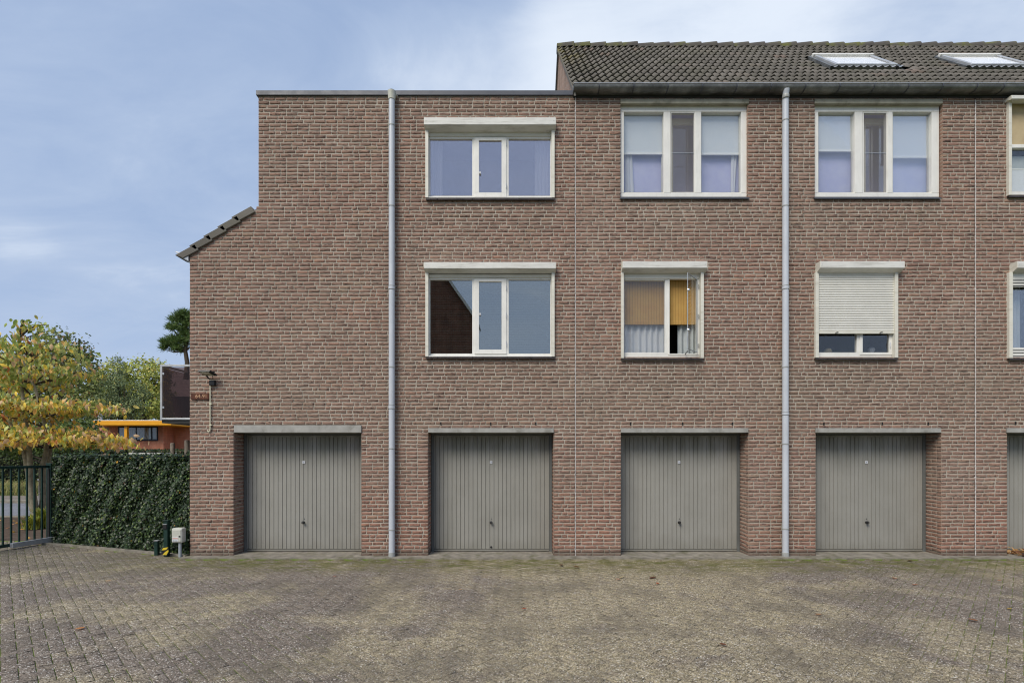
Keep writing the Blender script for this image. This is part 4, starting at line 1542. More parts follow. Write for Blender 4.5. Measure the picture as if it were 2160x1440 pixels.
# tan blind window of the right house (top)
W5 = adopt(empty('window'), H3)
shutter_box(W5, 2135, 2412, 200.5, 208, 215, 0.13)
rails(W5, 2128.5, 2134.5, 2395, 2402, 213, 411)
frame(W5, (2133, 2398, 212, 411), [(2135, 2220, 216, 404), (2230, 2290, 216, 404), (2300, 2392, 216, 404)], 0.04, 0.11)
MB().pbox(2134, 2221, 304.5, 311.5, 0.038, 0.10).obj('transom', M['white'], W5, bevel=0.003)
frame(W5, (2132, 2222, 311.8, 407), [(2135, 2218, 313, 404)], 0.043, 0.10, name='lower_sash')
MB().pbox(2134, 2222, 215, 306, 0.055, 0.06).obj('sun_screen', M['tan'], W5)
pane(W5, 2135, 2218, 313, 404, 0.08, 'glass_soft')
pane(W5, 2230, 2290, 216, 404, 0.08)
pane(W5, 2300, 2392, 216, 404, 0.08)
MB().pbox(2130, 2222, 330, 357, 0.16, 0.165).obj('grey_shade', M['curtain_grey'], W5)
MB().pbox(2130, 2222, 355.5, 358.5, 0.15, 0.17).obj('shade_bar', M['white'], W5)
MB().pbox(2130, 2222, 358, 410, 0.155, 0.16).obj('pleated_shade', M['curtain'], W5)
x0, x1, z0, z1 = win_ops[4]
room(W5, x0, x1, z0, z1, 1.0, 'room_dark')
sill_tiles(W5, 2129, 2402, 412, 0.04)

# bamboo blind window
W6 = adopt(empty('window'), H2)
shutter_box(W6, 1314, 1491.5, 550.5, 564.5, 575.5, 0.13)
rails(W6, 1310.5, 1316, 1478.5, 1485, 574, 755)
MB().pbox(1316, 1479, 576, 588, 0.02, 0.05).obj('shutter_slot', M['cream'], W6)
frame(W6, (1314, 1480, 584, 753), [(1317, 1402.5, 591.5, 743), (1411, 1470, 588, 746)], 0.04, 0.11)
pane(W6, 1317, 1402.5, 591.5, 743, 0.07, 'glass_low')
frame(W6, (1410, 1477, 585.5, 748.5), [(1412.5, 1470, 588.5, 745.5)], 0.03, 0.05, name='casing', bevel=0.002)
MB().pbox(1310, 1412 + 60, 588, 683.5, 0.15, 0.16).obj('bamboo_blind', M['bamboo'], W6)
MB().pbox(1310, 1412 + 60, 677, 684.5, 0.14, 0.17).obj('blind_hem', M['bamboo'], W6, bevel=0.006)
curtain(W6, X(1310, 0.22), X(1402, 0.22), Z(750, 0.22), Z(650, 0.22), 0.22, 'curtain', waves=7, amp=0.03)
curtain(W6, X(1429, 0.22), X(1476, 0.22), Z(750, 0.22), Z(650, 0.22), 0.22, 'curtain_grey', waves=4, amp=0.03)
x0, x1, z0, z1 = win_ops[5]
room(W6, x0, x1, z0, z1, 1.0, 'room_dark')
for hy in (604, 667, 729):
    MB().tube([(X(1473.5, 0.02), 0.015, Z(hy + 4, 0.02)), (X(1473.5, 0.02), 0.015, Z(hy - 4, 0.02))], 0.008, 8).obj('hinge', M['collar'], W6)
# casement standing open, hinged at the right
sash = adopt(empty('open_casement'), H2)
hx_, z0_, z1_ = X(1471), Z(744), Z(589)
swd = 0.44
aop = R(50)


def cs(u, n_, z):
    """u along the sash from the hinge, n across it"""
    return (hx_ - u * math.cos(aop) - n_ * math.sin(aop), 0.0 - u * math.sin(aop) + n_ * math.cos(aop), z)


def cbox(u0, u1, n0, n1, za, zb_):
    v = [cs(u, n_, z) for z in (za, zb_) for u, n_ in ((u0, n0), (u1, n0), (u1, n1), (u0, n1))]
    return v, [(0, 3, 2, 1), (4, 5, 6, 7), (0, 1, 5, 4), (1, 2, 6, 5), (2, 3, 7, 6), (3, 0, 4, 7)]


m_ = MB()
for bx in ((0, 0.012, 0, 0.012, z0_, z1_), (swd - 0.012, swd, 0, 0.012, z0_, z1_), (0.012, swd - 0.012, 0, 0.012, z0_, z0_ + 0.012), (0.012, swd - 0.012, 0, 0.012, z1_ - 0.012, z1_)):
    m_.add(*cbox(*bx))
m_.obj('casement_edge', M['galv'], sash)
m_ = MB().add(*cbox(0.012, swd - 0.012, 0.004, 0.008, z0_ + 0.012, z1_ - 0.012))
m_.obj('pane', M['glass_soft'], sash)
for hy in (613, 697):
    p = cs(swd - 0.005, -0.012, Z(hy, -0.3))
    MB().lathe(p, [(0.008, 0.014), (0.022, 0.008), (0.022, -0.006), (0.008, -0.016)], 12, 'Y').obj('catch', M['chrome'], sash, smooth=True)
MB().tube([cs(swd, 0, Z(741, -0.3)), (X(1447), 0.03, Z(745, 0.0))], 0.008, 8).obj('stay', M['black'], sash)
sill_tiles(W6, 1310.5, 1484, 755, 0.045)

# window with the roller shutter almost down
W7 = adopt(empty('window'), H2)
shutter_box(W7, 1731, 1908, 550.5, 564.5, 576, 0.14)
rails(W7, 1720.5, 1727.5, 1888.5, 1895, 574, 754)
x0, x1, z0, z1 = win_ops[6]
prof = []
zt_ = Z(576, -0.01)
zbot = Z(698, -0.01)
ns = 24
for i in range(ns):
    za = zt_ - (zt_ - zbot) * i / ns
    hh = (zt_ - zbot) / ns
    for t, d in ((0.0, 0.010), (0.10, 0.0), (0.35, -0.006), (0.65, -0.006), (0.88, 0.0), (0.97, 0.010)):
        prof.append((d - 0.012, za - t * hh))
v, f = [], []
xa_, xb_ = X(1727, -0.01), X(1889, -0.01)
for y, z in prof:
    v += [(xa_, y, z), (xb_, y, z)]
f = [(2 * i + 2, 2 * i + 3, 2 * i + 1, 2 * i) for i in range(len(prof) - 1)]
MB().add(v, f).obj('roller_shutter', M['slat'], W7)
MB().pbox(1727, 1889, 697.5, 703.5, -0.022, 0.0).obj('shutter_end_bar', M['cream'], W7, bevel=0.002)
for px in (1761, 1854):
    MB().tube([(X(px), -0.02, Z(704)), (X(px), -0.035, Z(702)), (X(px + 4.5), -0.04, Z(700.5))], 0.007, 6).obj('shutter_stop', M['bark_dark'], W7)
frame(W7, (1724, 1892, 584, 753), [(1727, 1808, 592, 743), (1818, 1878, 590, 744)], 0.04, 0.11)
pane(W7, 1727, 1808, 592, 743, 0.07, 'glass_low')
frame(W7, (1814, 1886, 586, 748.5), [(1820, 1876, 590, 743)], 0.03, 0.07, name='casement_sash')
pane(W7, 1820, 1876, 590, 743, 0.05, 'glass_low')
hinge(W7, 1877.5, 727, 0.015)
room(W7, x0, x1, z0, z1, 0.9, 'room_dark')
sill_tiles(W7, 1720.5, 1895, 754.5, 0.045)
MB().lathe((X(1838, 0.3), 0.3, Z(745, 0.3)), [(0.03, 0.0), (0.05, 0.03), (0.06, 0.08), (0.035, 0.1)], 12).obj('vase', M['sticker'], W7, smooth=True)
MB().lathe((X(1746, 0.3), 0.3, Z(746, 0.3)), [(0.05, 0.0), (0.07, 0.04), (0.05, 0.09)], 12).obj('bowl', M['tan'], W7, smooth=True)

# right-hand window cut by the frame
W8 = adopt(empty('window'), H3)
shutter_box(W8, 2147, 2330, 550.5, 564.5, 576, 0.14)
rails(W8, 2129.5, 2137, 2297, 2304, 574, 755)
MB().pbox(2137, 2297, 577, 605, -0.01, 0.01).obj('folded_shutter', M['slat'], W8)
for q in range(3):
    MB().pbox(2137, 2297, 590 + q * 6, 592 + q * 6, -0.013, -0.009).obj('shutter_groove', M['gasket'], W8)
frame(W8, (2135, 2300, 584, 753), [(2137, 2210, 592, 733), (2220, 2290, 592, 733)], 0.04, 0.11)
for q, (c, d) in enumerate(((737.5, 738.8), (743, 744.2), (750, 751))):
    MB().pbox(2137, 2298, c, d, 0.035, 0.045).obj('frame_groove', M['gasket'], W8)
pane(W8, 2137, 2210, 592, 733, 0.07, 'glass_low')
pane(W8, 2220, 2290, 592, 733, 0.07, 'glass')
x0, x1, z0, z1 = win_ops[7]
room(W8, x0, x1, z0, z1, 0.9, 'room_dark')
curtain(W8, X(2134, 0.2), X(2152, 0.2), z0 - 0.05, z1 + 0.05, 0.2, 'curtain_grey', waves=2)
sill_tiles(W8, 2129.5, 2304, 755, 0.045)

# ------------------------------------------------------------------ joint lines between the houses
for house, xx, zt_ in ((H1, (XB - 0.004 + XB + 0.016) / 2, Z(201)), (H2, (XC + XC + 0.012) / 2, 8.04)):
    pts = []
    z = -0.02
    while z < zt_:
        pts.append((xx + rng.normal(0, 0.0022), 0.002 + rng.normal(0, 0.0015), z))
        z += 0.028
    rs = [0.0065 + abs(rng.normal(0, 0.002)) for _ in pts]
    part(MB().tube(pts, rs, 8), 'sealant_joint', M['sealant'], house)


# ------------------------------------------------------------------ downpipes
def downpipe(house, px, collars, wide, top_py, hopper):
    yp = -0.085
    xx = X(px, yp - 0.05)
    r = 0.0525
    dp = adopt(empty('downpipe'), house)
    ztop = Z(top_py, yp)
    if hopper:
        pts = [(xx, yp, 0.02), (xx, yp, ztop)]
    else:
        pts = [(xx, yp, 0.02), (xx, yp, Z(228, yp)), (xx, yp - 0.002, Z(214, yp)), (xx - 0.004, yp - 0.012, Z(203, yp)), (xx - 0.008, yp - 0.035, 8.07), (xx - 0.008, yp - 0.045, 8.11)]
    MB().tube(pts, r, 24).obj('pipe', M['pipe'], dp, smooth=True)
    for py in collars:
        z = Z(py, yp - 0.05)
        MB().lathe((xx, yp, z), [(r + 0.001, -0.013), (r + 0.006, -0.011), (r + 0.006, 0.007), (r + 0.001, 0.009)], 24).obj('pipe_clip', M['collar'], dp, smooth=True)
        MB().box(xx - 0.012, xx + 0.012, yp + r, 0.004, z - 0.012, z + 0.008).obj('wall_bracket', M['collar'], dp)
    for py0, py1 in wide:
        z0_, z1_ = Z(py1, yp - 0.05), Z(py0, yp - 0.05)
        MB().lathe((xx, yp, 0), [(r + 0.001, z0_), (r + 0.005, z0_ + 0.004), (r + 0.005, z1_ - 0.004), (r + 0.001, z1_)], 24).obj('pipe_socket', M['pipe'], dp, smooth=True)
        for z in (z0_, z1_):
            MB().lathe((xx, yp, z), [(r + 0.005, -0.006), (r + 0.008, -0.004), (r + 0.008, 0.004), (r + 0.005, 0.006)], 24).obj('pipe_clip', M['collar'], dp, smooth=True)
    MB().lathe((xx, yp, 0.0), [(r + 0.002, 0.008), (r + 0.006, 0.012), (r + 0.005, 0.085), (r + 0.001, 0.088)], 24).obj('ground_socket', M['collar'], dp, smooth=True)
    if hopper:
        zt_ = Z(188.5, yp - 0.06)
        m_ = MB()
        # flared half round hopper against the wall
        prof = [(0.062, Z(206, yp - 0.06)), (0.064, Z(200, yp - 0.06)), (0.070, zt_ - 0.02), (0.072, zt_)]
        m_.lathe((xx, yp, 0), prof, 20)
        m_.box(xx - 0.055, xx + 0.085, yp + 0.02, -0.0, Z(207, 0), zt_ - 0.012)
        m_.obj('hopper', M['meter'], dp, smooth=True)
        MB().lathe((xx, yp, zt_ - 0.004), [(0.03, 0.0), (0.06, 0.012), (0.045, 0.026), (0.01, 0.03)], 16).obj('hopper_cap', M['coping'], dp, smooth=True)
    else:
        MB().lathe((xx - 0.006, yp - 0.02, Z(206, yp)), [(r + 0.002, -0.03), (r + 0.005, -0.02), (r + 0.005, 0.02), (r + 0.002, 0.03)], 24).obj('elbow_socket', M['collar'], dp, smooth=True)
    return dp


downpipe(H1, 825, (261, 432, 773, 945.5, 1117), ((601.5, 608.5), (853, 861)), 203, True)
downpipe(H2, 1660, (250.5, 432, 773, 935.5, 1115), ((601, 608), (868, 874)), 190, False)

# ------------------------------------------------------------------ floodlight with conduit, rusty number plate
fl = empty('floodlight', (0, 0, 0), 'small black floodlight on the brick wall, above a thin cream conduit', 'lamp')
yl = -0.16
v = [(X(420, yl), yl - 0.05, Z(783, yl - 0.05)), (X(446, yl), yl - 0.05, Z(783, yl - 0.05)), (X(452.5, yl), yl + 0.08, Z(793, yl + 0.08)), (X(427, yl), yl + 0.08, Z(793, yl + 0.08))]


def slab4(c4, t):
    a, b2, c, d = map(Vector, c4)
    nrm = (b2 - a).cross(d - a).normalized()
    vs_ = [tuple(p) for p in (a, b2, c, d)] + [tuple(p + nrm * t) for p in (a, b2, c, d)]
    return MB().add(vs_, [(0, 1, 2, 3), (7, 6, 5, 4), (0, 4, 5, 1), (1, 5, 6, 2), (2, 6, 7, 3), (3, 7, 4, 0)])


slab4(v, 0.03).obj('housing', M['black'], fl, bevel=0.004)
cvx = [sum(p[i] for p in v) / 4 for i in range(3)]
v2 = [tuple(cvx[i] + (p[i] - cvx[i]) * 0.72 for i in range(3)) for p in v]
slab4([(p[0], p[1] - 0.004, p[2] - 0.005) for p in v2], -0.006).obj('lens', M['lens'], fl)
MB().tube([(X(438, -0.1), -0.13, Z(793, -0.1)), (X(441, -0.05), -0.08, Z(797, -0.05)), (X(445), -0.03, Z(800))], 0.012, 8).obj('bracket', M['black'], fl)
MB().tube([(X(448, -0.1), -0.10, Z(792, -0.1)), (X(450, -0.05), -0.06, Z(797, -0.05)), (X(448), -0.03, Z(801))], 0.005, 6).obj('cable', M['black'], fl)
MB().pbox(440.5, 452, 801.5, 812.5, -0.055, 0.004).obj('junction_box', M['black'], fl, bevel=0.008)
MB().lathe((X(452, -0.1), -0.12, Z(785, -0.1)), [(0.008, -0.02), (0.016, -0.01), (0.016, 0.01), (0.006, 0.02)], 10, 'Y').obj('motion_sensor', M['black'], fl, smooth=True)
MB().tube([(X(443.5, -0.02), -0.02, Z(811)), (X(443.5, -0.02), -0.02, Z(905)), (X(442.6, -0.02), -0.02, Z(909)), (X(440.6, -0.02), -0.02, Z(910.5)), (X(438.2, -0.02), -0.02, Z(909)), (X(437.6, -0.02), -0.02, Z(907))], 0.010, 10).obj('conduit', M['conduit'], fl, smooth=True)
for py in (851.5, 896):
    MB().pbox(440.8, 446.2, py - 1.2, py + 1.2, -0.034, 0.0).obj('conduit_clip', M['conduit'], fl, bevel=0.003)

sg = empty('number_plate', (0, 0, 0), 'rusty brown number plate reading 64-91 at the left corner of the brick wall', 'sign')
MB().pbox(402.5, 440, 828.5, 842, -0.022, 0.0).obj('plate', M['rust'], sg, bevel=0.004)
td = bpy.data.curves.new('lettering', 'FONT')
td.body = '64-91'
td.size = 0.092
td.extrude = 0.0012
td.align_x = 'RIGHT'
td.materials.append(M['rust_letter'])
to = bpy.data.objects.new('lettering', td)
COL.objects.link(to)
bpy.context.view_layer.update()
_me = bpy.data.meshes.new_from_object(to.evaluated_get(bpy.context.evaluated_depsgraph_get()))
bpy.data.objects.remove(to)
to = link('lettering', _me, M['rust_letter'])
to.parent = sg
to.location = (X(438.5, -0.008), -0.0235, Z(839.0, -0.008))
to.rotation_euler = (R(90), 0, 0)

# ------------------------------------------------------------------ leaf tools
def leaf_tpl(kind):
    if kind == 'ivy':
        v = np.array([(0, -0.5, 0), (0.42, -0.25, 0.05), (0.5, 0.15, 0.08), (0.2, 0.2, 0.0), (0, 0.6, 0.1), (-0.2, 0.2, 0.0), (-0.5, 0.15, 0.08), (-0.42, -0.25, 0.05)])
        f = np.array([(0, 1, 3, 3), (1, 2, 3, 3), (0, 3, 4, 5), (0, 5, 7, 7), (5, 6, 7, 7)])
        tri = []
        for q in f:
            tri.append((q[0], q[1], q[2]))
            if q[3] != q[2]:
                tri.append((q[0], q[2], q[3]))
        return v, np.array(tri)
    if kind == 'droop':     # pointed leaf hanging and curling
        v = np.array([(0, 0, 0), (0.26, 0.30, -0.06), (0, 0.35, 0.05), (-0.26, 0.30, -0.06), (0.22, 0.68, -0.16), (0, 0.7, -0.06), (-0.22, 0.68, -0.16), (0, 1.0, -0.28)])
        return v, np.array([(0, 1, 2), (0, 2, 3), (1, 4, 5), (1, 5, 2), (2, 5, 6), (2, 6, 3), (4, 7, 5), (5, 7, 6)])
    if kind == 'small':
        v = np.array([(0, 0, 0), (0.2, 0.45, 0.03), (0, 1.0, -0.1), (-0.2, 0.45, 0.03)])
        return v, np.array([(0, 1, 2), (0, 2, 3)])
    if kind == 'blade':
        v = np.array([(-0.04, 0, 0), (0.04, 0, 0), (0.035, 0.55, 0.10), (-0.035, 0.55, 0.10), (0, 1.0, -0.12)])
        return v, np.array([(0, 1, 2), (0, 2, 3), (3, 2, 4)])
    v = np.array([(0, -0.5, 0), (0.32, 0, 0.07), (0, 0.5, 0), (-0.32, 0, 0.07)])
    return v, np.array([(0, 1, 2), (0, 2, 3)])


def leaf_cloud(name, C, Nrm, Up, S, Colr, kind, mat, parent=None, stuff=True):
    v, f = leaf_tpl(kind)
    n_ = len(C)
    Nrm = Nrm / np.linalg.norm(Nrm, axis=1, keepdims=True)
    Xv = np.cross(Up, Nrm)
    Xv /= np.linalg.norm(Xv, axis=1, keepdims=True) + 1e-9
    Yv = np.cross(Nrm, Xv)
    P = C[:, None, :] + S[:, None, None] * (v[None, :, 0, None] * Xv[:, None, :] + v[None, :, 1, None] * Yv[:, None, :] + v[None, :, 2, None] * Nrm[:, None, :])
    Fq = f[None] + (np.arange(n_) * len(v))[:, None, None]
    col = np.repeat(Colr, len(v), axis=0)
    me = fast_mesh(name, P.reshape(-1, 3), Fq.reshape(-1, f.shape[1]), col=col)
    return link(name, me, mat, parent, kind='stuff' if stuff else None)


def pick(palette, w_, n_):
    p = np.array(palette)
    w_ = np.array(w_, float)
    idx = rng.choice(len(p), n_, p=w_ / w_.sum())
    return p[idx] * rng.uniform(0.75, 1.25, (n_, 1))


def rand_unit(n_):
    a = rng.normal(size=(n_, 3))
    return a / np.linalg.norm(a, axis=1, keepdims=True)


# ------------------------------------------------------------------ ivy hedge
hedge = empty('ivy_hedge', (A0[0], A0[1], 0), 'clipped dark ivy hedge between the green gate and the brick wall corner', 'hedge')
HT = 1.72
hdv = np.array([hd.x, hd.y, 0.0])
hln = math.hypot(A1[0] - A0[0], A1[1] - A0[1])
hnv = np.array([hn.x, hn.y, 0.0])
org = np.array([A0[0], A0[1], 0.0])


def hpt(u, n_, z):
    return org + hdv * u + hnv * n_ + np.array([0, 0, z])


cv_ = [hpt(u, n_, z) for z in (0.0, HT - 0.05) for u, n_ in ((0.03, -0.08), (hln, -0.08), (hln, -0.55), (0.03, -0.55))]
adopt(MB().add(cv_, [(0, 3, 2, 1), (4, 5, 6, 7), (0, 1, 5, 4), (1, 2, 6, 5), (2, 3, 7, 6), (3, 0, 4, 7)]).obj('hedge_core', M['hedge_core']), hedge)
Cs, Ns = [], []
nf = 27000
u = rng.uniform(-0.03, hln + 0.03, nf)
z = rng.uniform(0.02, HT, nf)
bul = 0.03 * np.sin(u * 5 + 1) * np.sin(z * 6) + 0.02 * np.sin(u * 13 + z * 9)
dn = -np.abs(rng.normal(0, 0.055, nf)) + bul + 0.0
Cs.append(org + u[:, None] * hdv + dn[:, None] * hnv + z[:, None] * np.array([0, 0, 1.0]))
Ns.append(np.tile(hnv + np.array([0, 0, 0.45]), (nf, 1)) + rng.normal(0, 0.42, (nf, 3)))
nt_ = 5000
u = rng.uniform(0.0, hln + 0.05, nt_)
Cs.append(org + u[:, None] * hdv + rng.uniform(-0.55, 0.02, nt_)[:, None] * hnv + (HT + rng.normal(0, 0.03, nt_) + 0.03 * np.sin(u * 7))[:, None] * np.array([0, 0, 1.0]))
Ns.append(np.tile(np.array([0, 0, 1.0]) + hnv * 0.4, (nt_, 1)) + rng.normal(0, 0.4, (nt_, 3)))
nsx = 420
u = rng.uniform(0.0, hln, nsx)
Cs.append(org + u[:, None] * hdv + rng.uniform(-0.4, 0.06, nsx)[:, None] * hnv + (HT + np.abs(rng.normal(0, 0.07, nsx)) * (np.sin(u * 11) > 0.1) + 0.02)[:, None] * np.array([0, 0, 1.0]))
Ns.append(np.array([0, 0, 0.6]) + hnv * 0.5 + rng.normal(0, 0.6, (nsx, 3)))
ne = 1600
Cs.append(org + (hln + np.abs(rng.normal(0, 0.03, ne)))[:, None] * hdv + rng.uniform(-0.55, 0.0, ne)[:, None] * hnv + rng.uniform(0, HT, ne)[:, None] * np.array([0, 0, 1.0]))
Ns.append(np.tile(hdv, (ne, 1)) + rng.normal(0, 0.4, (ne, 3)))
C_ = np.concatenate(Cs)
N_ = np.concatenate(Ns)
n_ = len(C_)
colr = pick([(0.011, 0.024, 0.008), (0.021, 0.043, 0.012), (0.042, 0.074, 0.022), (0.12, 0.17, 0.04), (0.45, 0.25, 0.03), (0.10, 0.06, 0.03)], [5, 5, 3.0, 1.0, 0.06, 0.12], n_)
o = leaf_cloud('foliage', C_, N_, np.tile([0, 0, -1.0], (n_, 1)) + rng.normal(0, 0.5, (n_, 3)), rng.uniform(0.028, 0.054, n_), colr, 'ivy', M['ivy'])
adopt(o, hedge)

# ------------------------------------------------------------------ gate
gate = empty('sliding_gate', (GATE_A[0], GATE_A[1], 0), 'dark green steel bar gate at the left edge, in front of the autumn tree', 'gate')
gd_ = Vector((GATE_B[0] - GATE_A[0], GATE_B[1] - GATE_A[1], 0))
gl = gd_.length
gd_.normalize()
gn_ = Vector((-gd_.y, gd_.x, 0))


def gbox(u0, u1, n0, n1, z0, z1):
    A = Vector((GATE_A[0], GATE_A[1], 0))
    v = [tuple(A + gd_ * u + gn_ * n_ + Vector((0, 0, z))) for z in (z0, z1) for u, n_ in ((u0, n0), (u1, n0), (u1, n1), (u0, n1))]
    return MB().add(v, [(0, 3, 2, 1), (4, 5, 6, 7), (0, 1, 5, 4), (1, 2, 6, 5), (2, 3, 7, 6), (3, 0, 4, 7)])


def gpart(mb, name, mat, bevel=0.004):
    return adopt(mb.obj(name, M[mat], None, bevel), gate)


gpart(gbox(0.05, gl, -0.02, 0.02, 1.52, 1.57), 'top_rail', 'gate')
gpart(gbox(0.05, gl, -0.02, 0.02, 0.05, 0.11), 'bottom_rail', 'gate')
u = 0.17
while u < gl - 0.05:
    gpart(gbox(u, u + 0.026, -0.013, 0.013, 0.11, 1.52), 'bar', 'gate', 0.002)
    u += 0.142
gpart(gbox(0.0, 0.80, 0.03, 0.10, 0.03, 0.12), 'guide_beam', 'alu')
gpart(gbox(-0.30, -0.02, 0.03, 0.10, 0.03, 0.12), 'end_beam', 'alu')
gpart(gbox(-0.02, 0.0, 0.028, 0.105, 0.0, 0.14), 'beam_cap', 'black', 0.002)
gp_ = empty('gate_post', (GATE_A[0], GATE_A[1], 0), 'dark green steel gate post between the bar gate and the ivy hedge', 'post')
for nm, bx, mt in (('shaft', (-0.06, 0.05, -0.06, 0.05, 0.0, 1.60), 'gate'), ('cap', (-0.065, 0.055, -0.065, 0.055, 1.60, 1.615), 'gate'), ('stop_strip', (0.052, 0.062, -0.03, 0.03, 0.1, 1.5), 'black')):
    adopt(gbox(*bx).obj(nm, M[mt], None, 0.004), gp_)

# posts and box in front of the hedge
x, y = X(346.5, 0.02 - 0.1), -0.02
gpn = empty('steel_post', (x, y, 0), 'dark green square steel post in front of the ivy hedge, beside the grey box', 'post')
adopt(MB().box(x - 0.035, x + 0.035, y - 0.03, y + 0.04, 0, Z(1098, y)).obj('shaft', M['gate'], None, 0.004), gpn)
adopt(MB().box(x - 0.05, x + 0.055, y - 0.04, y + 0.05, Z(1098, y), Z(1096, y)).obj('cap', M['gate'], None, 0.003), gpn)
adopt(MB().box(x - 0.036, x + 0.03, y - 0.05, y - 0.03, Z(1114, y), Z(1104.5, y)).obj('reader', M['black'], None, 0.003), gpn)
adopt(MB().box(x - 0.037, x + 0.03, y - 0.052, y - 0.031, Z(1105, y), Z(1104, y)).obj('reader_edge', M['alu'], None), gpn)
# warning flap with yellow and black stripes at its foot
fl_ = empty('warning_marker', (x, y - 0.08, 0), 'yellow and black striped marker at the foot of the dark green post', 'marker')
yy = y - 0.09


def quad_plate(pts_px, yv, th, name, mat, par):
    v = [(X(a, yv), yv, Z(b2, yv)) for a, b2 in pts_px]
    n_ = len(v)
    v2 = v + [(p[0], p[1] + th, p[2]) for p in v]
    adopt(MB().add(v2, [tuple(range(n_)), tuple(range(n_, 2 * n_))[::-1]] + [(i, i + n_, (i + 1) % n_ + n_, (i + 1) % n_) for i in range(n_)]).obj(name, M[mat], None), par)


quad_plate([(340.5, 1169), (354, 1169.5), (355.5, 1154), (341, 1157)], yy + 0.006, 0.01, 'backing', 'black', fl_)
quad_plate([(341, 1160), (350.5, 1159), (354.5, 1153.5), (344, 1155)], yy, 0.005, 'yellow_stripe', 'yellow', fl_)
quad_plate([(342.5, 1169.5), (351, 1170), (355.5, 1162), (354.5, 1159), (348, 1163.5)], yy, 0.005, 'yellow_stripe', 'yellow', fl_)
x2 = X(326, 0.02)
sp_ = empty('short_post', (x2, 0.08, 0), 'short dark green post half hidden in the ivy, left of the taller one', 'post')
adopt(MB().box(x2 - 0.03, x2 + 0.03, 0.05, 0.11, 0, Z(1140, 0.08)).obj('shaft', M['gate'], None, 0.003), sp_)
adopt(MB().box(x2 - 0.038, x2 + 0.038, 0.042, 0.118, Z(1140, 0.08), Z(1138.5, 0.08)).obj('cap', M['alu'], None, 0.002), sp_)

mt = empty('meter_box', (X(375, -0.1), -0.1, 0), 'small weathered grey box on a metal stake in front of the ivy', 'electric box')
yb_ = -0.12
adopt(MB().box(X(361.5, yb_), X(384, yb_), yb_, yb_ + 0.12, Z(1144.5, yb_), Z(1113.5, yb_)).obj('casing', M['meter'], None, 0.018), mt)
adopt(MB().box(X(363.5, yb_), X(382, yb_), yb_ - 0.010, yb_ + 0.01, Z(1142, yb_), Z(1116.5, yb_)).obj('lid', M['meter'], None, 0.008), mt)
adopt(MB().box(X(364.5, yb_), X(376.5, yb_), yb_ - 0.0125, yb_ - 0.005, Z(1141, yb_), Z(1132, yb_)).obj('sticker', M['sticker'], None), mt)
adopt(MB().box(X(365, yb_), X(376, yb_), yb_ - 0.0145, yb_ - 0.008, Z(1135.8, yb_), Z(1134, yb_)).obj('orange_band', M['sticker_red'], None), mt)
for q in range(3):
    a = 366 + q * 3.4
    adopt(MB().box(X(a, yb_), X(a + 2.2, yb_), yb_ - 0.0145, yb_ - 0.008, Z(1140, yb_), Z(1138.6, yb_)).obj('print_mark', M['sticker_grey'], None), mt)
adopt(MB().lathe((X(379.5, yb_), yb_ - 0.01, Z(1130.5, yb_)), [(0.014, 0.002), (0.014, -0.006)], 12, 'Y').obj('lock', M['black'], None), mt)
adopt(MB().tube([(X(376, yb_), yb_ + 0.05, -0.02), (X(376, yb_), yb_ + 0.05, Z(1143, yb_))], 0.026, 12).obj('stake', M['galv'], None, smooth=True), mt)


# ------------------------------------------------------------------ trees
def branch_poly(p0, p1, bend=0.1, n_=5, lift=0.0):
    p0, p1 = Vector(p0), Vector(p1)
    L = (p1 - p0).length
    off = Vector(rng.normal(0, bend * L, 3))
    pts = []
    for i in range(n_):
        t = i / (n_ - 1)
        p = p0.lerp(p1, t) + off * math.sin(math.pi * t) + Vector((0, 0, lift * math.sin(math.pi * t)))
        pts.append(p)
    return pts


# the autumn tree behind the gate: tiers of arching branches with hanging leaves
tb = Vector((-13.15, 5.1, 0))
tree = empty('autumn_tree', tb, 'tree with yellow and orange leaves in tiers, several pale stems behind the gate', 'tree')


def tworld(px, py, yd=0.0):
    y = tb.y + yd
    return Vector((X(px, y), y, Z(py, y)))


stems = [
    [(80, 1098, 0), (66, 1060, 0.0), (60, 1000, 0.1), (50, 950, 0.2), (20, 890, 0.4), (-10, 830, 0.5)],
    [(80, 1098, 0), (72, 1062, -0.1), (64, 1010, -0.2), (62, 950, -0.3), (52, 870, -0.3), (42, 780, -0.2), (41, 722, -0.2)],
    [(88, 1098, 0.1), (92, 1050, 0.1), (88, 990, 0.0), (98, 950, -0.1), (96, 900, -0.3), (75, 820, -0.4), (48, 760, -0.5)],
    [(90, 1098, 0.1), (93, 1040, 0.2), (100, 980, 0.3), (108, 920, 0.4), (112, 850, 0.5), (105, 780, 0.5), (120, 715, 0.5)],
]
m_ = MB()
for s_ in stems:
    pts = [tworld(*q) for q in s_]
    n2 = len(pts)
    m_.tube(pts, [0.095 * (1 - 0.78 * i / (n2 - 1)) for i in range(n2)], 10)
trunk = adopt(m_.obj('trunk', M['bark'], None, smooth=True), tree)
tiers = [(676, 0.42, 0.35, 0.3, 8, (40, 715)), (800, 0.8, 1.3, 0.9, 5, (70, 840)), (728, 1.4, 1.0, 0.8, 8, (60, 760)), (872, 1.0, 1.8, 1.0, 6, (90, 900)),  # height py, radius right, radius left, depth, number of branches, attach px/py
    (918, 3.05, 2.4, 1.7, 30, (98, 945)), (902, 1.9, 2.2, 1.8, 18, (98, 930)), (848, 2.55, 2.1, 1.6, 28, (90, 880)), (830, 1.6, 1.7, 1.7, 16, (80, 860)),
    (768, 1.65, 1.6, 1.3, 20, (70, 810)), (742, 1.25, 1.4, 1.2, 14, (60, 780)), (712, 1.0, 0.8, 0.8, 9, (60, 750)), (690, 0.30, 0.3, 0.3, 5, (40, 720))]
bm_ = MB()
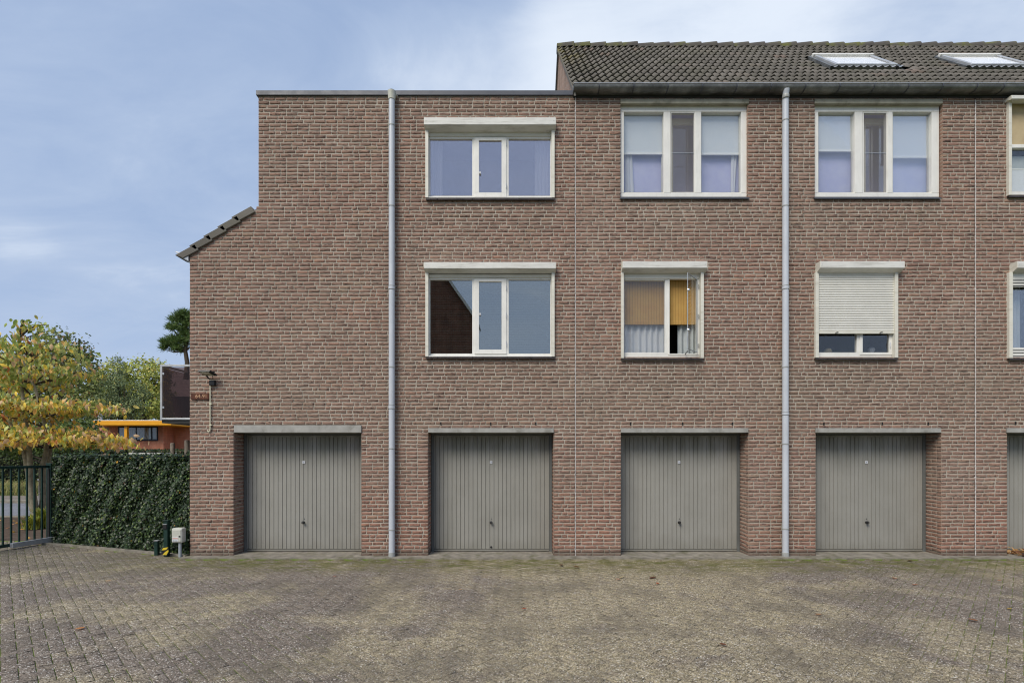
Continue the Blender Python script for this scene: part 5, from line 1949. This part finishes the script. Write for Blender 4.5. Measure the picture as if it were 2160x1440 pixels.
C_, N_, U_, S_, K_ = [], [], [], [], []
for ti, (py, rr, rl, rd, nb, at) in enumerate(tiers):
    for b2 in range(nb):
        a = 2 * math.pi * (b2 + rng.uniform(-0.3, 0.3)) / nb
        cx_ = math.cos(a)
        rad = (rr if cx_ > 0 else rl) * rng.uniform(0.75, 1.0)
        p0 = tworld(at[0], at[1])
        zt_ = Z(py, tb.y) + rng.normal(0, 0.05)
        p1 = Vector((tb.x + cx_ * rad, tb.y + math.sin(a) * rd * rng.uniform(0.7, 1.0), zt_ - 0.16))
        pts = branch_poly(p0, p1, 0.03, 6, 0.16 if ti < 7 else 0.0)
        if b2 % 2 == 0:
            bm_.tube(pts, [0.020 * (1 - 0.8 * i / 5) + 0.004 for i in range(6)], 5)
        nl = int(19 * rad + 5)
        for q in range(nl):
            t = rng.uniform(0.22, 1.02) ** 0.8
            t = min(t, 1.0)
            f_ = t * 5
            i = min(4, int(f_))
            p = pts[i].lerp(pts[i + 1], f_ - i)
            side = Vector((-math.sin(a), math.cos(a), 0)) * rng.normal(0, 0.16 + 0.12 * t)
            p = p + side + Vector((0, 0, rng.normal(0.03, 0.065)))
            C_.append(p)
            S_.append(rng.uniform(0.10, 0.18))
            K_.append((max(0, ti - 4) if ti > 3 else (6, 3, 5, 1.5)[ti]) + (0.5 if cx_ > 0 else 0))
n_ = len(C_)
C_ = np.array([tuple(p) for p in C_])
K_ = np.array(K_)
down = np.tile([0, 0, -1.0], (n_, 1)) + rng.normal(0, 0.40, (n_, 3))
nrm = rand_unit(n_) * np.array([1, 1, 0.45]) + np.array([0, -0.35, 0.1])
greens = pick([(0.26, 0.34, 0.08), (0.40, 0.47, 0.13), (0.52, 0.55, 0.20), (0.66, 0.56, 0.16), (0.60, 0.36, 0.17)], [3, 4, 4, 2, 0.8], n_)
yell = pick([(0.84, 0.60, 0.08), (0.84, 0.50, 0.16), (0.76, 0.52, 0.30), (0.56, 0.58, 0.14), (0.86, 0.70, 0.20), (0.58, 0.20, 0.08)], [4, 2.6, 2.5, 2.6, 3, 0.5], n_)
py_mix = np.clip(0.92 - K_ * 0.125, 0.12, 0.88)
sel = (rng.random(n_) < py_mix)[:, None]
colr = np.where(sel, yell, greens)
# template Y axis should point downwards: Up argument sets X = Up x N, Y = N x X = Up-ish
adopt(leaf_cloud('foliage', C_, nrm, down, np.array(S_), colr, 'droop', M['leaf']), tree)
adopt(bm_.obj('branches', M['bark_dark'], None, smooth=True), tree)
# mulch lamp and grass tuft at its foot
ul = empty('garden_uplighter', tworld(66, 1097), 'black garden spotlight on the soil at the foot of the autumn tree', 'lamp')
p = tworld(64, 1095, -0.6)
adopt(MB().lathe((p.x, p.y, 0.12), [(0.07, -0.10), (0.09, -0.02), (0.10, 0.05), (0.08, 0.06)], 14).obj('spot_head', M['black'], None, smooth=True), ul)
adopt(MB().box(p.x - 0.2, p.x + 0.25, p.y - 0.03, p.y + 0.03, 0.0, 0.07).obj('spot_base', M['black'], None, 0.01), ul)
gt_ = empty('ornamental_grass', (-12.2, 4.4, 0), 'yellow green tuft of arching grass beside the tree trunks', 'grass')
for nm, (px, py), rad, nn in (('blades', (103, 1097), 0.42, 420), ('side_blades', (70, 1101), 0.30, 200)):
    gx, gy = GP(px, py + 14)
    a = rng.uniform(0, 2 * math.pi, nn)
    C2 = np.stack([gx + rng.normal(0, 0.07, nn), gy + rng.normal(0, 0.07, nn), np.zeros(nn)], 1)
    out_ = np.stack([np.cos(a), np.sin(a), np.zeros(nn)], 1)
    up = np.array([0, 0, 1.0]) + out_ * rng.uniform(0.2, 1.1, (nn, 1))
    adopt(leaf_cloud(nm, C2, -out_ + np.array([0, 0, 0.5]), up, rng.uniform(0.3, 0.62, nn) * (rad / 0.42), pick([(0.30, 0.33, 0.05), (0.42, 0.38, 0.06), (0.22, 0.28, 0.05)], [3, 2, 2], nn), 'blade', M['leaf_green']), gt_)


def crown_tree(name, label, cx, cy, ztop, blobs, n_, leaf, pal, wts, trunk_r=0.18, mat='leaf_green', group=None, lkind='q', droop=0.0, trunk=True, bark='bark_dark'):
    """blobs: (dx,dy,z,rx,ry,rz)"""
    t = empty(name, (cx, cy, 0), label, 'tree', group)
    vol = np.array([b2[3] * b2[4] * b2[5] for b2 in blobs]) ** 0.67
    C_, N_ = [], []
    for b2, v_ in zip(blobs, vol / vol.sum()):
        k_ = int(n_ * v_)
        d = rand_unit(k_)
        rad = rng.uniform(0.35, 1.0, k_) ** 0.5
        # clumps: modulate the radius so that the outline is uneven and gaps open
        fr = 1 + 0.22 * np.sin(d[:, 0] * 7 + b2[0] * 3) * np.sin(d[:, 2] * 8 + b2[2]) + 0.12 * np.sin(d[:, 1] * 17 + d[:, 0] * 13)
        P = d * (rad * fr)[:, None] * np.array(b2[3:6]) + np.array([cx + b2[0], cy + b2[1], b2[2]])
        keep = np.sin(P[:, 0] * 3.1 + P[:, 2] * 2.3) + np.sin(P[:, 1] * 2.7 - P[:, 2] * 4.1) + np.sin(P[:, 0] * 7.3 + P[:, 2] * 6.1) * 0.6 > rng.normal(-0.75, 0.6, k_)
        C_.append(P[keep])
        N_.append((d * 0.6 + rng.normal(0, 0.6, (k_, 3)) + np.array([0, -0.2, 0.4]))[keep])
    C_ = np.concatenate(C_)
    N_ = np.concatenate(N_)
    m2 = len(C_)
    up = rng.normal(0, 1, (m2, 3)) * (1 - droop) + np.array([0, 0, -1.0]) * (droop * 3)
    adopt(leaf_cloud('foliage', C_, N_, up, rng.uniform(0.7, 1.3, m2) * leaf, pick(pal, wts, m2), lkind, M[mat]), t)
    if trunk:
        mb = MB()
        zc = ztop * 0.75
        mb.tube([(cx, cy, -0.1), (cx + 0.1, cy, zc * 0.5), (cx, cy, zc)], [trunk_r, trunk_r * 0.7, trunk_r * 0.2], 8)
        for b2 in blobs:
            mb.tube([(cx, cy, zc * 0.45), (cx + b2[0] * 0.6, cy + b2[1] * 0.6, (zc * 0.45 + b2[2]) / 2), (cx + b2[0], cy + b2[1], b2[2])], [trunk_r * 0.5, trunk_r * 0.3, trunk_r * 0.1], 6)
        adopt(mb.obj('trunk', M[bark], None, smooth=True), t)
    return t


def at(px, py, dist):
    s = F / dist
    return ((px - 1080) / s, dist - CY, CH + (960 - py) / s)


def tree_px(name, label, dist, cpx, spec, n_, leaf, pal, wts, **kw):
    """spec: (px,py,half width px,half height px)"""
    cx, cy, _ = at(cpx, 960, dist)
    s = F / dist
    blobs = []
    top = 0
    for (px, py, hw, hh) in spec:
        x, y, z = at(px, py, dist)
        blobs.append((x - cx, rng.uniform(-0.5, 0.5) * hw / s, z, hw / s, hw / s * 0.9, hh / s))
        top = max(top, z + hh / s)
    return crown_tree(name, label, cx, cy, top, blobs, n_, leaf, pal, wts, **kw)


olive = [(0.10, 0.14, 0.04), (0.17, 0.21, 0.06), (0.26, 0.28, 0.08), (0.36, 0.22, 0.09)]
tree_px('maple_tree', 'olive green tree with reddish twigs rising behind the autumn tree', 24, 130,
        [(135, 735, 45, 38), (165, 720, 28, 22), (110, 770, 60, 45), (180, 790, 45, 60), (60, 800, 70, 60), (150, 850, 70, 60), (60, 880, 90, 60), (185, 745, 22, 18)], 15000, 0.13, olive, [4, 4, 2, 0.9], trunk_r=0.2)
tree_px('plane_tree', 'yellow green leafy tree with gaps, left of the balcony', 45, 300,
        [(290, 790, 48, 42), (330, 800, 30, 38), (250, 800, 40, 40), (310, 850, 50, 40), (225, 820, 40, 45), (200, 850, 40, 50)], 15000, 0.24,
        [(0.36, 0.40, 0.10), (0.50, 0.52, 0.13), (0.24, 0.28, 0.07), (0.56, 0.46, 0.13)], [4, 4, 2, 1], trunk_r=0.3)
tree_px('birch_tree', 'drooping grey green birch in front of the yellow green tree', 40, 262,
        [(243, 775, 14, 26), (243, 800, 20, 32), (250, 830, 36, 34), (240, 860, 50, 32), (280, 862, 34, 24), (283, 835, 26, 34), (220, 880, 40, 30)], 19000, 0.13,
        [(0.17, 0.22, 0.095), (0.24, 0.29, 0.12), (0.12, 0.16, 0.08), (0.40, 0.35, 0.11)], [4, 4, 3, 0.7], trunk_r=0.18, droop=0.6)
tree_px('lime_tree', 'bright green bush-like tree just left of the balcony glass', 50, 335,
        [(325, 845, 34, 32), (350, 860, 30, 30), (300, 870, 34, 22)], 7000, 0.22, [(0.32, 0.43, 0.07), (0.44, 0.54, 0.09), (0.20, 0.27, 0.06)], [3, 4, 2], trunk_r=0.2)
tree_px('dark_hedge_tree', 'dark green bushes between the autumn tree and the orange building', 22, 150,
        [(150, 925, 60, 34), (200, 930, 28, 26), (90, 930, 60, 36), (30, 925, 60, 40), (-30, 925, 60, 40), (185, 905, 30, 20)], 13000, 0.12,
        [(0.06, 0.095, 0.025), (0.10, 0.15, 0.035), (0.16, 0.22, 0.045)], [4, 4, 2], trunk_r=0.1)
tree_px('row_tree', 'big green tree at the far left, behind the autumn tree', 34, 10,
        [(10, 790, 80, 70), (-60, 780, 80, 80), (60, 850, 80, 60)], 9000, 0.2, olive, [3, 4, 3, 0.5], trunk_r=0.25)
# dark clipped hedge across the street
far_h = empty('street_hedge', (-30, 18.8, 0), 'dark green hedge across the street, seen through the gate bars', 'hedge')
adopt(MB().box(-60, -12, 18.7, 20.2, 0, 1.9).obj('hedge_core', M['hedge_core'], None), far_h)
k_ = 16000
C_ = np.stack([rng.uniform(-36, -12, k_), 18.65 + np.abs(rng.normal(0, 0.08, k_)) * rng.choice([-1, 1], k_), rng.uniform(0.15, 2.1, k_)], 1)
top_ = rng.random(k_) < 0.25
C_[top_, 2] = rng.uniform(1.85, 2.1, top_.sum())
C_[top_, 1] = rng.uniform(18.6, 20.2, top_.sum())
adopt(leaf_cloud('foliage', C_, rng.normal(0, 0.5, (k_, 3)) + np.array([0, -0.7, 0.5]), rng.normal(0, 1, (k_, 3)), rng.uniform(0.08, 0.16, k_),
                 pick([(0.035, 0.06, 0.018), (0.06, 0.09, 0.026), (0.10, 0.12, 0.03)], [4, 4, 2], k_), 'q', M['leaf_green']), far_h)
# long grass verge
k_ = 9000
C_ = np.stack([rng.uniform(-30, -14, k_), rng.uniform(12.7, 18.5, k_), np.full(k_, 0.08)], 1)
leaf_cloud('verge_grass', C_, rng.normal(0, 0.4, (k_, 3)) + np.array([0, -1, 0.1]), np.array([0, 0, 1.0]) + rng.normal(0, 0.3, (k_, 3)), rng.uniform(0.15, 0.5, k_),
           pick([(0.16, 0.19, 0.05), (0.26, 0.26, 0.08), (0.30, 0.24, 0.10)], [3, 3, 2], k_), 'blade', M['leaf_green'])
tag(bpy.data.objects['verge_grass'], 'rough yellow green grass on the verge across the street', 'grass')

# utility cabinet behind the trunks
x, y, _ = at(95, 960, 15.4)
cab = empty('utility_cabinet', (x, y, 0), 'grey street cabinet behind the pale tree stems', 'cabinet')
cz = CH - (1011 - 960) / (F / 15.4)
adopt(MB().box(x - 0.20, x + 0.34, y, y + 0.35, -0.02, cz - 0.03).obj('body', M['cabinet'], None, 0.01), cab)
adopt(MB().box(x - 0.22, x + 0.36, y - 0.02, y + 0.37, cz - 0.03, cz + 0.02).obj('lid', M['alu'], None, 0.008), cab)
adopt(MB().box(x + 0.065, x + 0.072, y - 0.004, y + 0.01, 0.05, cz - 0.05).obj('door_gap', M['gasket'], None), cab)

# ------------------------------------------------------------------ orange building far left
OB = empty('orange_building', (-22, 23, 0), 'low orange brick building with yellow fascia behind the trees', 'building')
D_ = 34.0


def ob(px0, px1, py0, py1, dd=0.0, th=0.3, name='wall', mat='brick_orange', bevel=0.0):
    x0, y0, z1_ = at(px0, py0, D_ + dd)
    x1, _, z0_ = at(px1, py1, D_ + dd)
    return adopt(MB().box(x0, x1, y0, y0 + th, z0_, z1_).obj(name, M[mat], None, bevel), OB)


ob(205, 345, 897, 1016, 0.0, 6.0, 'wall')
x0, y0, z1_ = at(340, 886, D_ + 1.0)
x1 = at(470, 890, D_ + 1.0)[0]
z2_ = at(470, 902, D_ + 1.0)[2]
adopt(MB().add([(x0, y0, 0), (x1, y0, 0), (x1, y0, z2_), (x0, y0, z1_), (x0, y0 + 6, 0), (x1, y0 + 6, 0), (x1, y0 + 6, z2_), (x0, y0 + 6, z1_)],
               [(0, 1, 2, 3), (3, 2, 6, 7), (7, 6, 5, 4), (0, 3, 7, 4), (1, 5, 6, 2)]).obj('end_wall', M['brick_orange'], None), OB)
ob(190, 361, 887, 896.5, -1.3, 8.0, 'fascia', 'fascia', 0.02)
ob(190, 334, 885.2, 887.2, -0.7, 6.5, 'roof_edge', 'zinc_rim', 0.01)
ob(262, 267.5, 896, 955, -1.1, 0.18, 'yellow_post', 'fascia')
wn_ = ob(249, 332, 899, 929, -0.06, 0.10, 'window', 'navy')
for a, b2 in ((252, 286), (289, 318), (322, 330)):
    x0, y0, z1_ = at(a, 902, D_ - 0.1)
    x1, _, z0_ = at(b2, 926, D_ - 0.1)
    adopt(MB().box(x0, x1, y0 - 0.02, y0, z0_, z1_).obj('window_pane', M['glass_low'], None), OB)
    curtain(OB, x0, x1, z0_, z1_, y0 + 0.02, 'curtain_grey', waves=6, amp=0.02)
    OB.children[-1].parent = OB
for o in OB.children:
    if o.matrix_parent_inverse == Matrix.Identity(4):
        o.matrix_parent_inverse = Matrix.Translation(-Vector(OB.location))
ob(298, 333, 951.5, 962, -0.05, 0.1, 'low_window', 'navy')
ob(250, 283, 948, 952, -0.25, 0.3, 'pale_sill', 'pale')
x, y, _ = at(211, 880, D_ - 0.6)
adopt(MB().lathe((x, y, at(0, 886, D_)[2]), [(0.12, 0.0), (0.12, 0.32), (0.2, 0.34), (0.2, 0.42), (0.05, 0.46)], 12).obj('roof_vent', M['alu'], None, smooth=True), OB)
# clipped low hedge in front of it
lh = empty('low_hedge', (-20, 16, 0), 'low brown green clipped hedge in front of the orange building', 'hedge')
x0, y0, z1_ = at(205, 950.5, 26)
x1 = at(300, 950, 26)[0]
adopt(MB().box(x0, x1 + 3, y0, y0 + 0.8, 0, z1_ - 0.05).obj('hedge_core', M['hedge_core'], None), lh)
k_ = 3500
C_ = np.stack([rng.uniform(x0, x1 + 3, k_), y0 + rng.normal(0, 0.06, k_), rng.uniform(0.8, z1_, k_)], 1)
adopt(leaf_cloud('foliage', C_, rng.normal(0, 0.5, (k_, 3)) + np.array([0, -0.7, 0.5]), rng.normal(0, 1, (k_, 3)), rng.uniform(0.08, 0.15, k_),
                 pick([(0.06, 0.075, 0.02), (0.09, 0.10, 0.03), (0.16, 0.07, 0.04)], [4, 4, 1.4], k_), 'q', M['leaf_green']), lh)
# pale flat box whose lid shows above the ivy
x, y, z = at(307, 956, 13.2)
pb = empty('storage_box', (x, y, 0), 'pale flat-topped box whose lid just shows above the ivy hedge', 'box')
adopt(MB().box(x - 0.40, x + 0.40, y, y + 0.6, 0, z - 0.03).obj('body', M['pale'], None, 0.01), pb)
adopt(MB().box(x - 0.42, x + 0.42, y - 0.03, y + 0.63, z - 0.03, z + 0.02).obj('lid', M['pale'], None, 0.012), pb)
for px, py, wd, lb in ((364, 934, 4.4, 'weathered round wooden post showing above the ivy hedge, the left and lower one'), (395, 928, 5.2, 'weathered round wooden post tight against the brick wall corner, the taller one')):
    x, y, z = at(px, py, 11.6)
    r_ = wd / (F / 11.6)
    o = MB().lathe((x, y, 0), [(r_, -0.02), (r_ * 0.98, z - 0.02), (r_ * 0.8, z), (0.01, z + 0.004)], 12).obj('wooden_post', M['post'], None, smooth=True)
    tag(o, lb, 'post')

# ------------------------------------------------------------------ balcony with glass panels on the side of the end house
bal = adopt(empty('balcony'), H1)
yb = 2.0
bx0, bx1 = X(337.5, yb), XA + 0.0
bz0, bz1 = Z(886, yb), Z(768.5, yb)
MB().box(bx0 + 0.02, bx1, yb + 0.03, yb + 2.2, bz0 - 0.06, bz0 + 0.06).obj('floor_slab', M['gasket'], bal)
mb = MB()
mb.box(bx0, bx0 + 0.045, yb, yb + 0.045, bz0, bz1).box(bx0 + 0.046, bx1, yb, yb + 0.045, bz1 - 0.045, bz1).box(bx0 + 0.046, bx1, yb, yb + 0.045, bz0 + 0.01, bz0 + 0.055)
mb.box(bx0, bx0 + 0.045, yb + 2.1, yb + 2.145, bz0, bz1).box(bx0, bx0 + 0.045, yb + 0.046, yb + 2.1, bz1 - 0.045, bz1).box(bx0, bx0 + 0.045, yb + 0.046, yb + 2.1, bz0 + 0.01, bz0 + 0.055)
mb.obj('railing', M['alu'], bal, bevel=0.004)
MB().box(bx0 + 0.07, bx1, yb + 0.015, yb + 0.023, bz0 + 0.07, bz1 - 0.06).obj('glass_panel', M['glass_brown'], bal)
MB().box(bx0 + 0.015, bx0 + 0.023, yb + 0.07, yb + 2.08, bz0 + 0.07, bz1 - 0.06).obj('glass_panel', M['glass_brown'], bal)
for zq in (Z(788, yb), Z(859, yb)):
    MB().box(bx0 + 0.04, bx0 + 0.085, yb + 0.005, yb + 0.03, zq - 0.022, zq + 0.022).obj('glass_clamp', M['galv'], bal, bevel=0.003)
    MB().box(bx1 - 0.06, bx1 - 0.02, yb + 0.005, yb + 0.03, zq - 0.022, zq + 0.022).obj('glass_clamp', M['galv'], bal, bevel=0.003)
MB().box(bx0 + 0.25, bx1, yb + 1.9, yb + 2.0, bz0 + 0.06, Z(765, yb + 1.9)).obj('privacy_board', M['bark_dark'], bal)
MB().box(bx0 + 0.05, bx0 + 0.40, yb + 1.80, yb + 1.86, bz0 + 0.06, bz1 - 0.02).obj('pale_board', M['curtain'], bal)
# pine in a pot on the balcony
px_c, py_c = X(392, yb + 0.9), yb + 0.9
pine = empty('potted_pine', (px_c, py_c, bz0 + 0.06), 'small pine tree with needle clumps in a pot on the balcony', 'tree')
adopt(MB().lathe((px_c, py_c, bz0 + 0.06), [(0.20, 0.0), (0.27, 0.5), (0.29, 0.52), (0.25, 0.53)], 16).obj('pot', M['pot'], None, smooth=True), pine)


def pw(px, py, dy=0.0):
    y = py_c + dy
    return Vector((X(px, y), y, Z(py, y)))


mb = MB()
tr_ = [pw(393, 800), pw(395, 765), pw(391, 740), pw(393, 715), pw(389, 690), pw(391, 672)]
mb.tube(tr_, [0.06, 0.05, 0.042, 0.035, 0.025, 0.012], 8)
clumps = [(384, 668, 20, 9), (372, 676, 14, 7), (392, 662, 16, 6), (362, 690, 12, 6), (378, 692, 20, 8), (398, 684, 18, 9), (390, 705, 14, 8), (408, 672, 16, 8), (349, 722, 12, 7), (362, 727, 18, 8), (345, 735, 8, 5),
          (376, 735, 16, 7), (384, 722, 16, 9), (368, 714, 14, 6), (410, 715, 16, 9)]
for cx_, cy_, hw, hh in clumps:
    j = min(range(len(tr_)), key=lambda i: abs(tr_[i].z - Z(cy_ + 14, py_c)))
    mb.tube([tr_[j], (tr_[j] + pw(cx_, cy_ + 5)) / 2 + Vector((0, 0, -0.03)), pw(cx_, cy_ + 2)], [0.02, 0.014, 0.006], 6)
adopt(mb.obj('trunk', M['bark_dark'], None, smooth=True), pine)
C_, U_ = [], []
for cx_, cy_, hw, hh in clumps:
    s_ = sc(py_c)
    ctr = np.array(pw(cx_, cy_))
    k_ = int(6.5 * hw * hh ** 0.5)
    for q in range(k_ // 4):
        tip = ctr + rand_unit(1)[0] * np.array([hw, hw * 0.9, hh]) / s_ * rng.uniform(0.3, 1.0)
        ax = (tip - ctr) * 0.6 + np.array([0, 0, 0.06])
        for e in range(9):
            C_.append(tip)
            U_.append(ax / (np.linalg.norm(ax) + 1e-6) + rng.normal(0, 0.55, 3))
C_, U_ = np.array(C_), np.array(U_)
k_ = len(C_)
adopt(leaf_cloud('needles', C_, rand_unit(k_), U_, rng.uniform(0.06, 0.12, k_) * 1.2, pick([(0.08, 0.15, 0.045), (0.13, 0.21, 0.06), (0.20, 0.27, 0.09)], [3, 4, 2], k_), 'blade', M['leaf_green']), pine)

# ------------------------------------------------------------------ opposite house, seen only in the window reflections
OP = empty('opposite_house', (-6, -20, 0), 'brick gable house behind the viewer, reflected in the lower left window', 'house')
yo = -20.0
gx, gz = -4.45, 12.95
ex_r, ez = -2.25, 9.78
ex_l = 2 * gx - ex_r
adopt(MB().add([(ex_l, yo, -0.05), (ex_r, yo, -0.05), (ex_r, yo, ez), (gx, yo, gz), (ex_l, yo, ez), (ex_l, yo - 1.8, -0.05), (ex_r, yo - 1.8, -0.05), (ex_r, yo - 1.8, ez), (gx, yo - 1.8, gz), (ex_l, yo - 1.8, ez)],
               [(0, 4, 3, 2, 1), (5, 6, 7, 8, 9), (1, 2, 7, 6), (0, 5, 9, 4)]).obj('wall', M['brick_back'], None), OP)
for sx, ee in ((1, ex_r), (-1, ex_l)):
    v = [(gx, yo + 0.25, gz + 0.12), (ee + 0.35 * sx, yo + 0.25, ez - 0.38), (ee + 0.35 * sx, yo - 2.0, ez - 0.38), (gx, yo - 3.2, gz + 0.12)]
    adopt(MB().add(v + [(x, y, z - 0.14) for x, y, z in v], [(0, 1, 2, 3), (7, 6, 5, 4), (0, 4, 5, 1), (1, 5, 6, 2), (2, 6, 7, 3)]).obj('roof_slope', M['tile'], None), OP)
    v = [(gx, yo + 0.27, gz + 0.10), (ee + 0.35 * sx, yo + 0.27, ez - 0.40), (ee + 0.35 * sx, yo + 0.27, ez - 0.62), (gx, yo + 0.27, gz - 0.12)]
    adopt(MB().add(v + [(x, y + 0.03, z) for x, y, z in v], [(0, 1, 2, 3), (7, 6, 5, 4), (0, 4, 5, 1), (1, 5, 6, 2), (2, 6, 7, 3)]).obj('verge_board', M['white'], None), OP)
for wx, wz in ((-5.6, 1.2), (-3.2, 1.2)):
    adopt(MB().box(wx - 0.5, wx + 0.5, yo - 0.05, yo + 0.02, wz, wz + 1.3).obj('window_frame', M['white'], None, 0.005), OP)
    adopt(MB().box(wx - 0.43, wx + 0.43, yo + 0.021, yo + 0.03, wz + 0.07, wz + 1.23).obj('window_pane', M['glass_dark'], None), OP)
far_w = MB().box(4.0, 16, -30, -24, -0.05, 5.5)
o = far_w.obj('garage_block', M['brick_back'], None)
tag(o, 'low brick block behind the viewer, reflected low in the right windows', 'building')

# ------------------------------------------------------------------ fallen leaves
def fallen(px, py, size, col, label=None):
    x, y = GP(px, py)
    v, f = leaf_tpl('droop')
    a = rng.uniform(0, 2 * math.pi)
    P = np.stack([(v[:, 0] * math.cos(a) - (v[:, 1] - 0.5) * math.sin(a)) * size + x, (v[:, 0] * math.sin(a) + (v[:, 1] - 0.5) * math.cos(a)) * size + y, 0.018 - v[:, 2] * size * 0.25], 1)
    me = fast_mesh('fallen_leaf', P, f, col=np.tile(col, (len(v), 1)))
    o = link('fallen_leaf', me, M['leaf'])
    tag(o, label, 'leaf', 'fallen leaves strewn over the paving')


for px, py, s_, c, lb in ((168, 1328, 0.10, (0.62, 0.24, 0.06), 'orange leaf lying alone on the pavers near the lower left corner'),
                          (228, 1227, 0.08, (0.55, 0.28, 0.12), 'small orange leaf on the pavers in front of the ivy hedge'),
                          (1106, 1286, 0.07, (0.42, 0.08, 0.03), 'small red leaf in the middle of the paved yard'),
                          (1303, 1223, 0.07, (0.42, 0.10, 0.04), 'small red leaf beside a pale one, in front of the third garage door'),
                          (1311, 1219, 0.07, (0.62, 0.50, 0.25), 'pale yellow leaf beside a red one, in front of the third garage door'),
                          (1377, 1220, 0.13, (0.16, 0.07, 0.04), 'dark brown curled leaf in front of the third garage door'),
                          (1387, 1232, 0.07, (0.40, 0.09, 0.03), 'red brown leaf just below the dark curled leaf'),
                          (1526, 1362, 0.09, (0.22, 0.09, 0.05), 'brown leaf alone at the bottom, right of centre'),
                          (1726, 1298, 0.07, (0.52, 0.28, 0.15), 'pinkish leaf on the pale paving right of centre'),
                          (1887, 1221, 0.09, (0.55, 0.20, 0.06), 'orange leaf in front of the fourth garage door'),
                          (1930, 1235, 0.08, (0.36, 0.12, 0.05), 'red brown leaf right of the orange one by the fourth garage'),
                          (2053, 1310, 0.11, (0.34, 0.15, 0.06), 'brown leaf on the dark pavers near the right edge'),
                          (2129, 1286, 0.08, (0.62, 0.42, 0.08), 'yellow leaf close to the right edge of the yard'),
                          (2108, 1226, 0.06, (0.42, 0.15, 0.07), 'small rust leaf near the last joint line at right'),
                          (1184, 1193, 0.12, (0.15, 0.07, 0.035), 'brown leaf by the second garage threshold, the left of two'),
                          (1216, 1197, 0.11, (0.17, 0.07, 0.03), 'brown leaf by the foot of the left joint line'),
                          (705, 1218, 0.06, (0.42, 0.10, 0.04), 'tiny red leaf in front of the first garage door'),
                          (971, 1245, 0.06, (0.50, 0.28, 0.14), 'pale orange leaf left of the middle of the yard'),
                          (1920, 1184, 0.13, (0.13, 0.06, 0.03), 'dark crumpled leaf on the moss before the fourth garage')):
    fallen(px, py, s_, c, lb)
# little heap of leaves at the last garage door
k_ = 90
C_ = np.stack([rng.uniform(X(2126, -0.02), X(2126, -0.02) + 0.75, k_), rng.uniform(-0.12, 0.25, k_), 0.02 + np.abs(rng.normal(0, 0.035, k_))], 1)
o = leaf_cloud('leaf_litter', C_, rng.normal(0, 0.6, (k_, 3)) + np.array([0, -0.3, 1.0]), rng.normal(0, 1, (k_, 3)), rng.uniform(0.07, 0.13, k_),
               pick([(0.40, 0.20, 0.08), (0.55, 0.33, 0.14), (0.20, 0.09, 0.04), (0.10, 0.05, 0.03), (0.55, 0.45, 0.30)], [3, 2, 3, 2, 1], k_), 'droop', M['leaf'])
tag(o, 'heap of dry brown leaves blown against the last garage door', 'leaves')
# leaves on the soil behind the gate
k_ = 160
C_ = np.stack([rng.uniform(-16, -9.8, k_), rng.uniform(1.6, 5.6, k_), np.full(k_, 0.01)], 1)
o = leaf_cloud('soil_litter', C_, rng.normal(0, 0.3, (k_, 3)) + np.array([0, 0, 1.0]), rng.normal(0, 1, (k_, 3)), rng.uniform(0.08, 0.15, k_),
               pick([(0.60, 0.36, 0.08), (0.55, 0.30, 0.15), (0.30, 0.14, 0.06)], [3, 3, 2], k_), 'droop', M['leaf'])
tag(o, 'fallen yellow and brown leaves on the soil under the autumn tree', 'leaves')
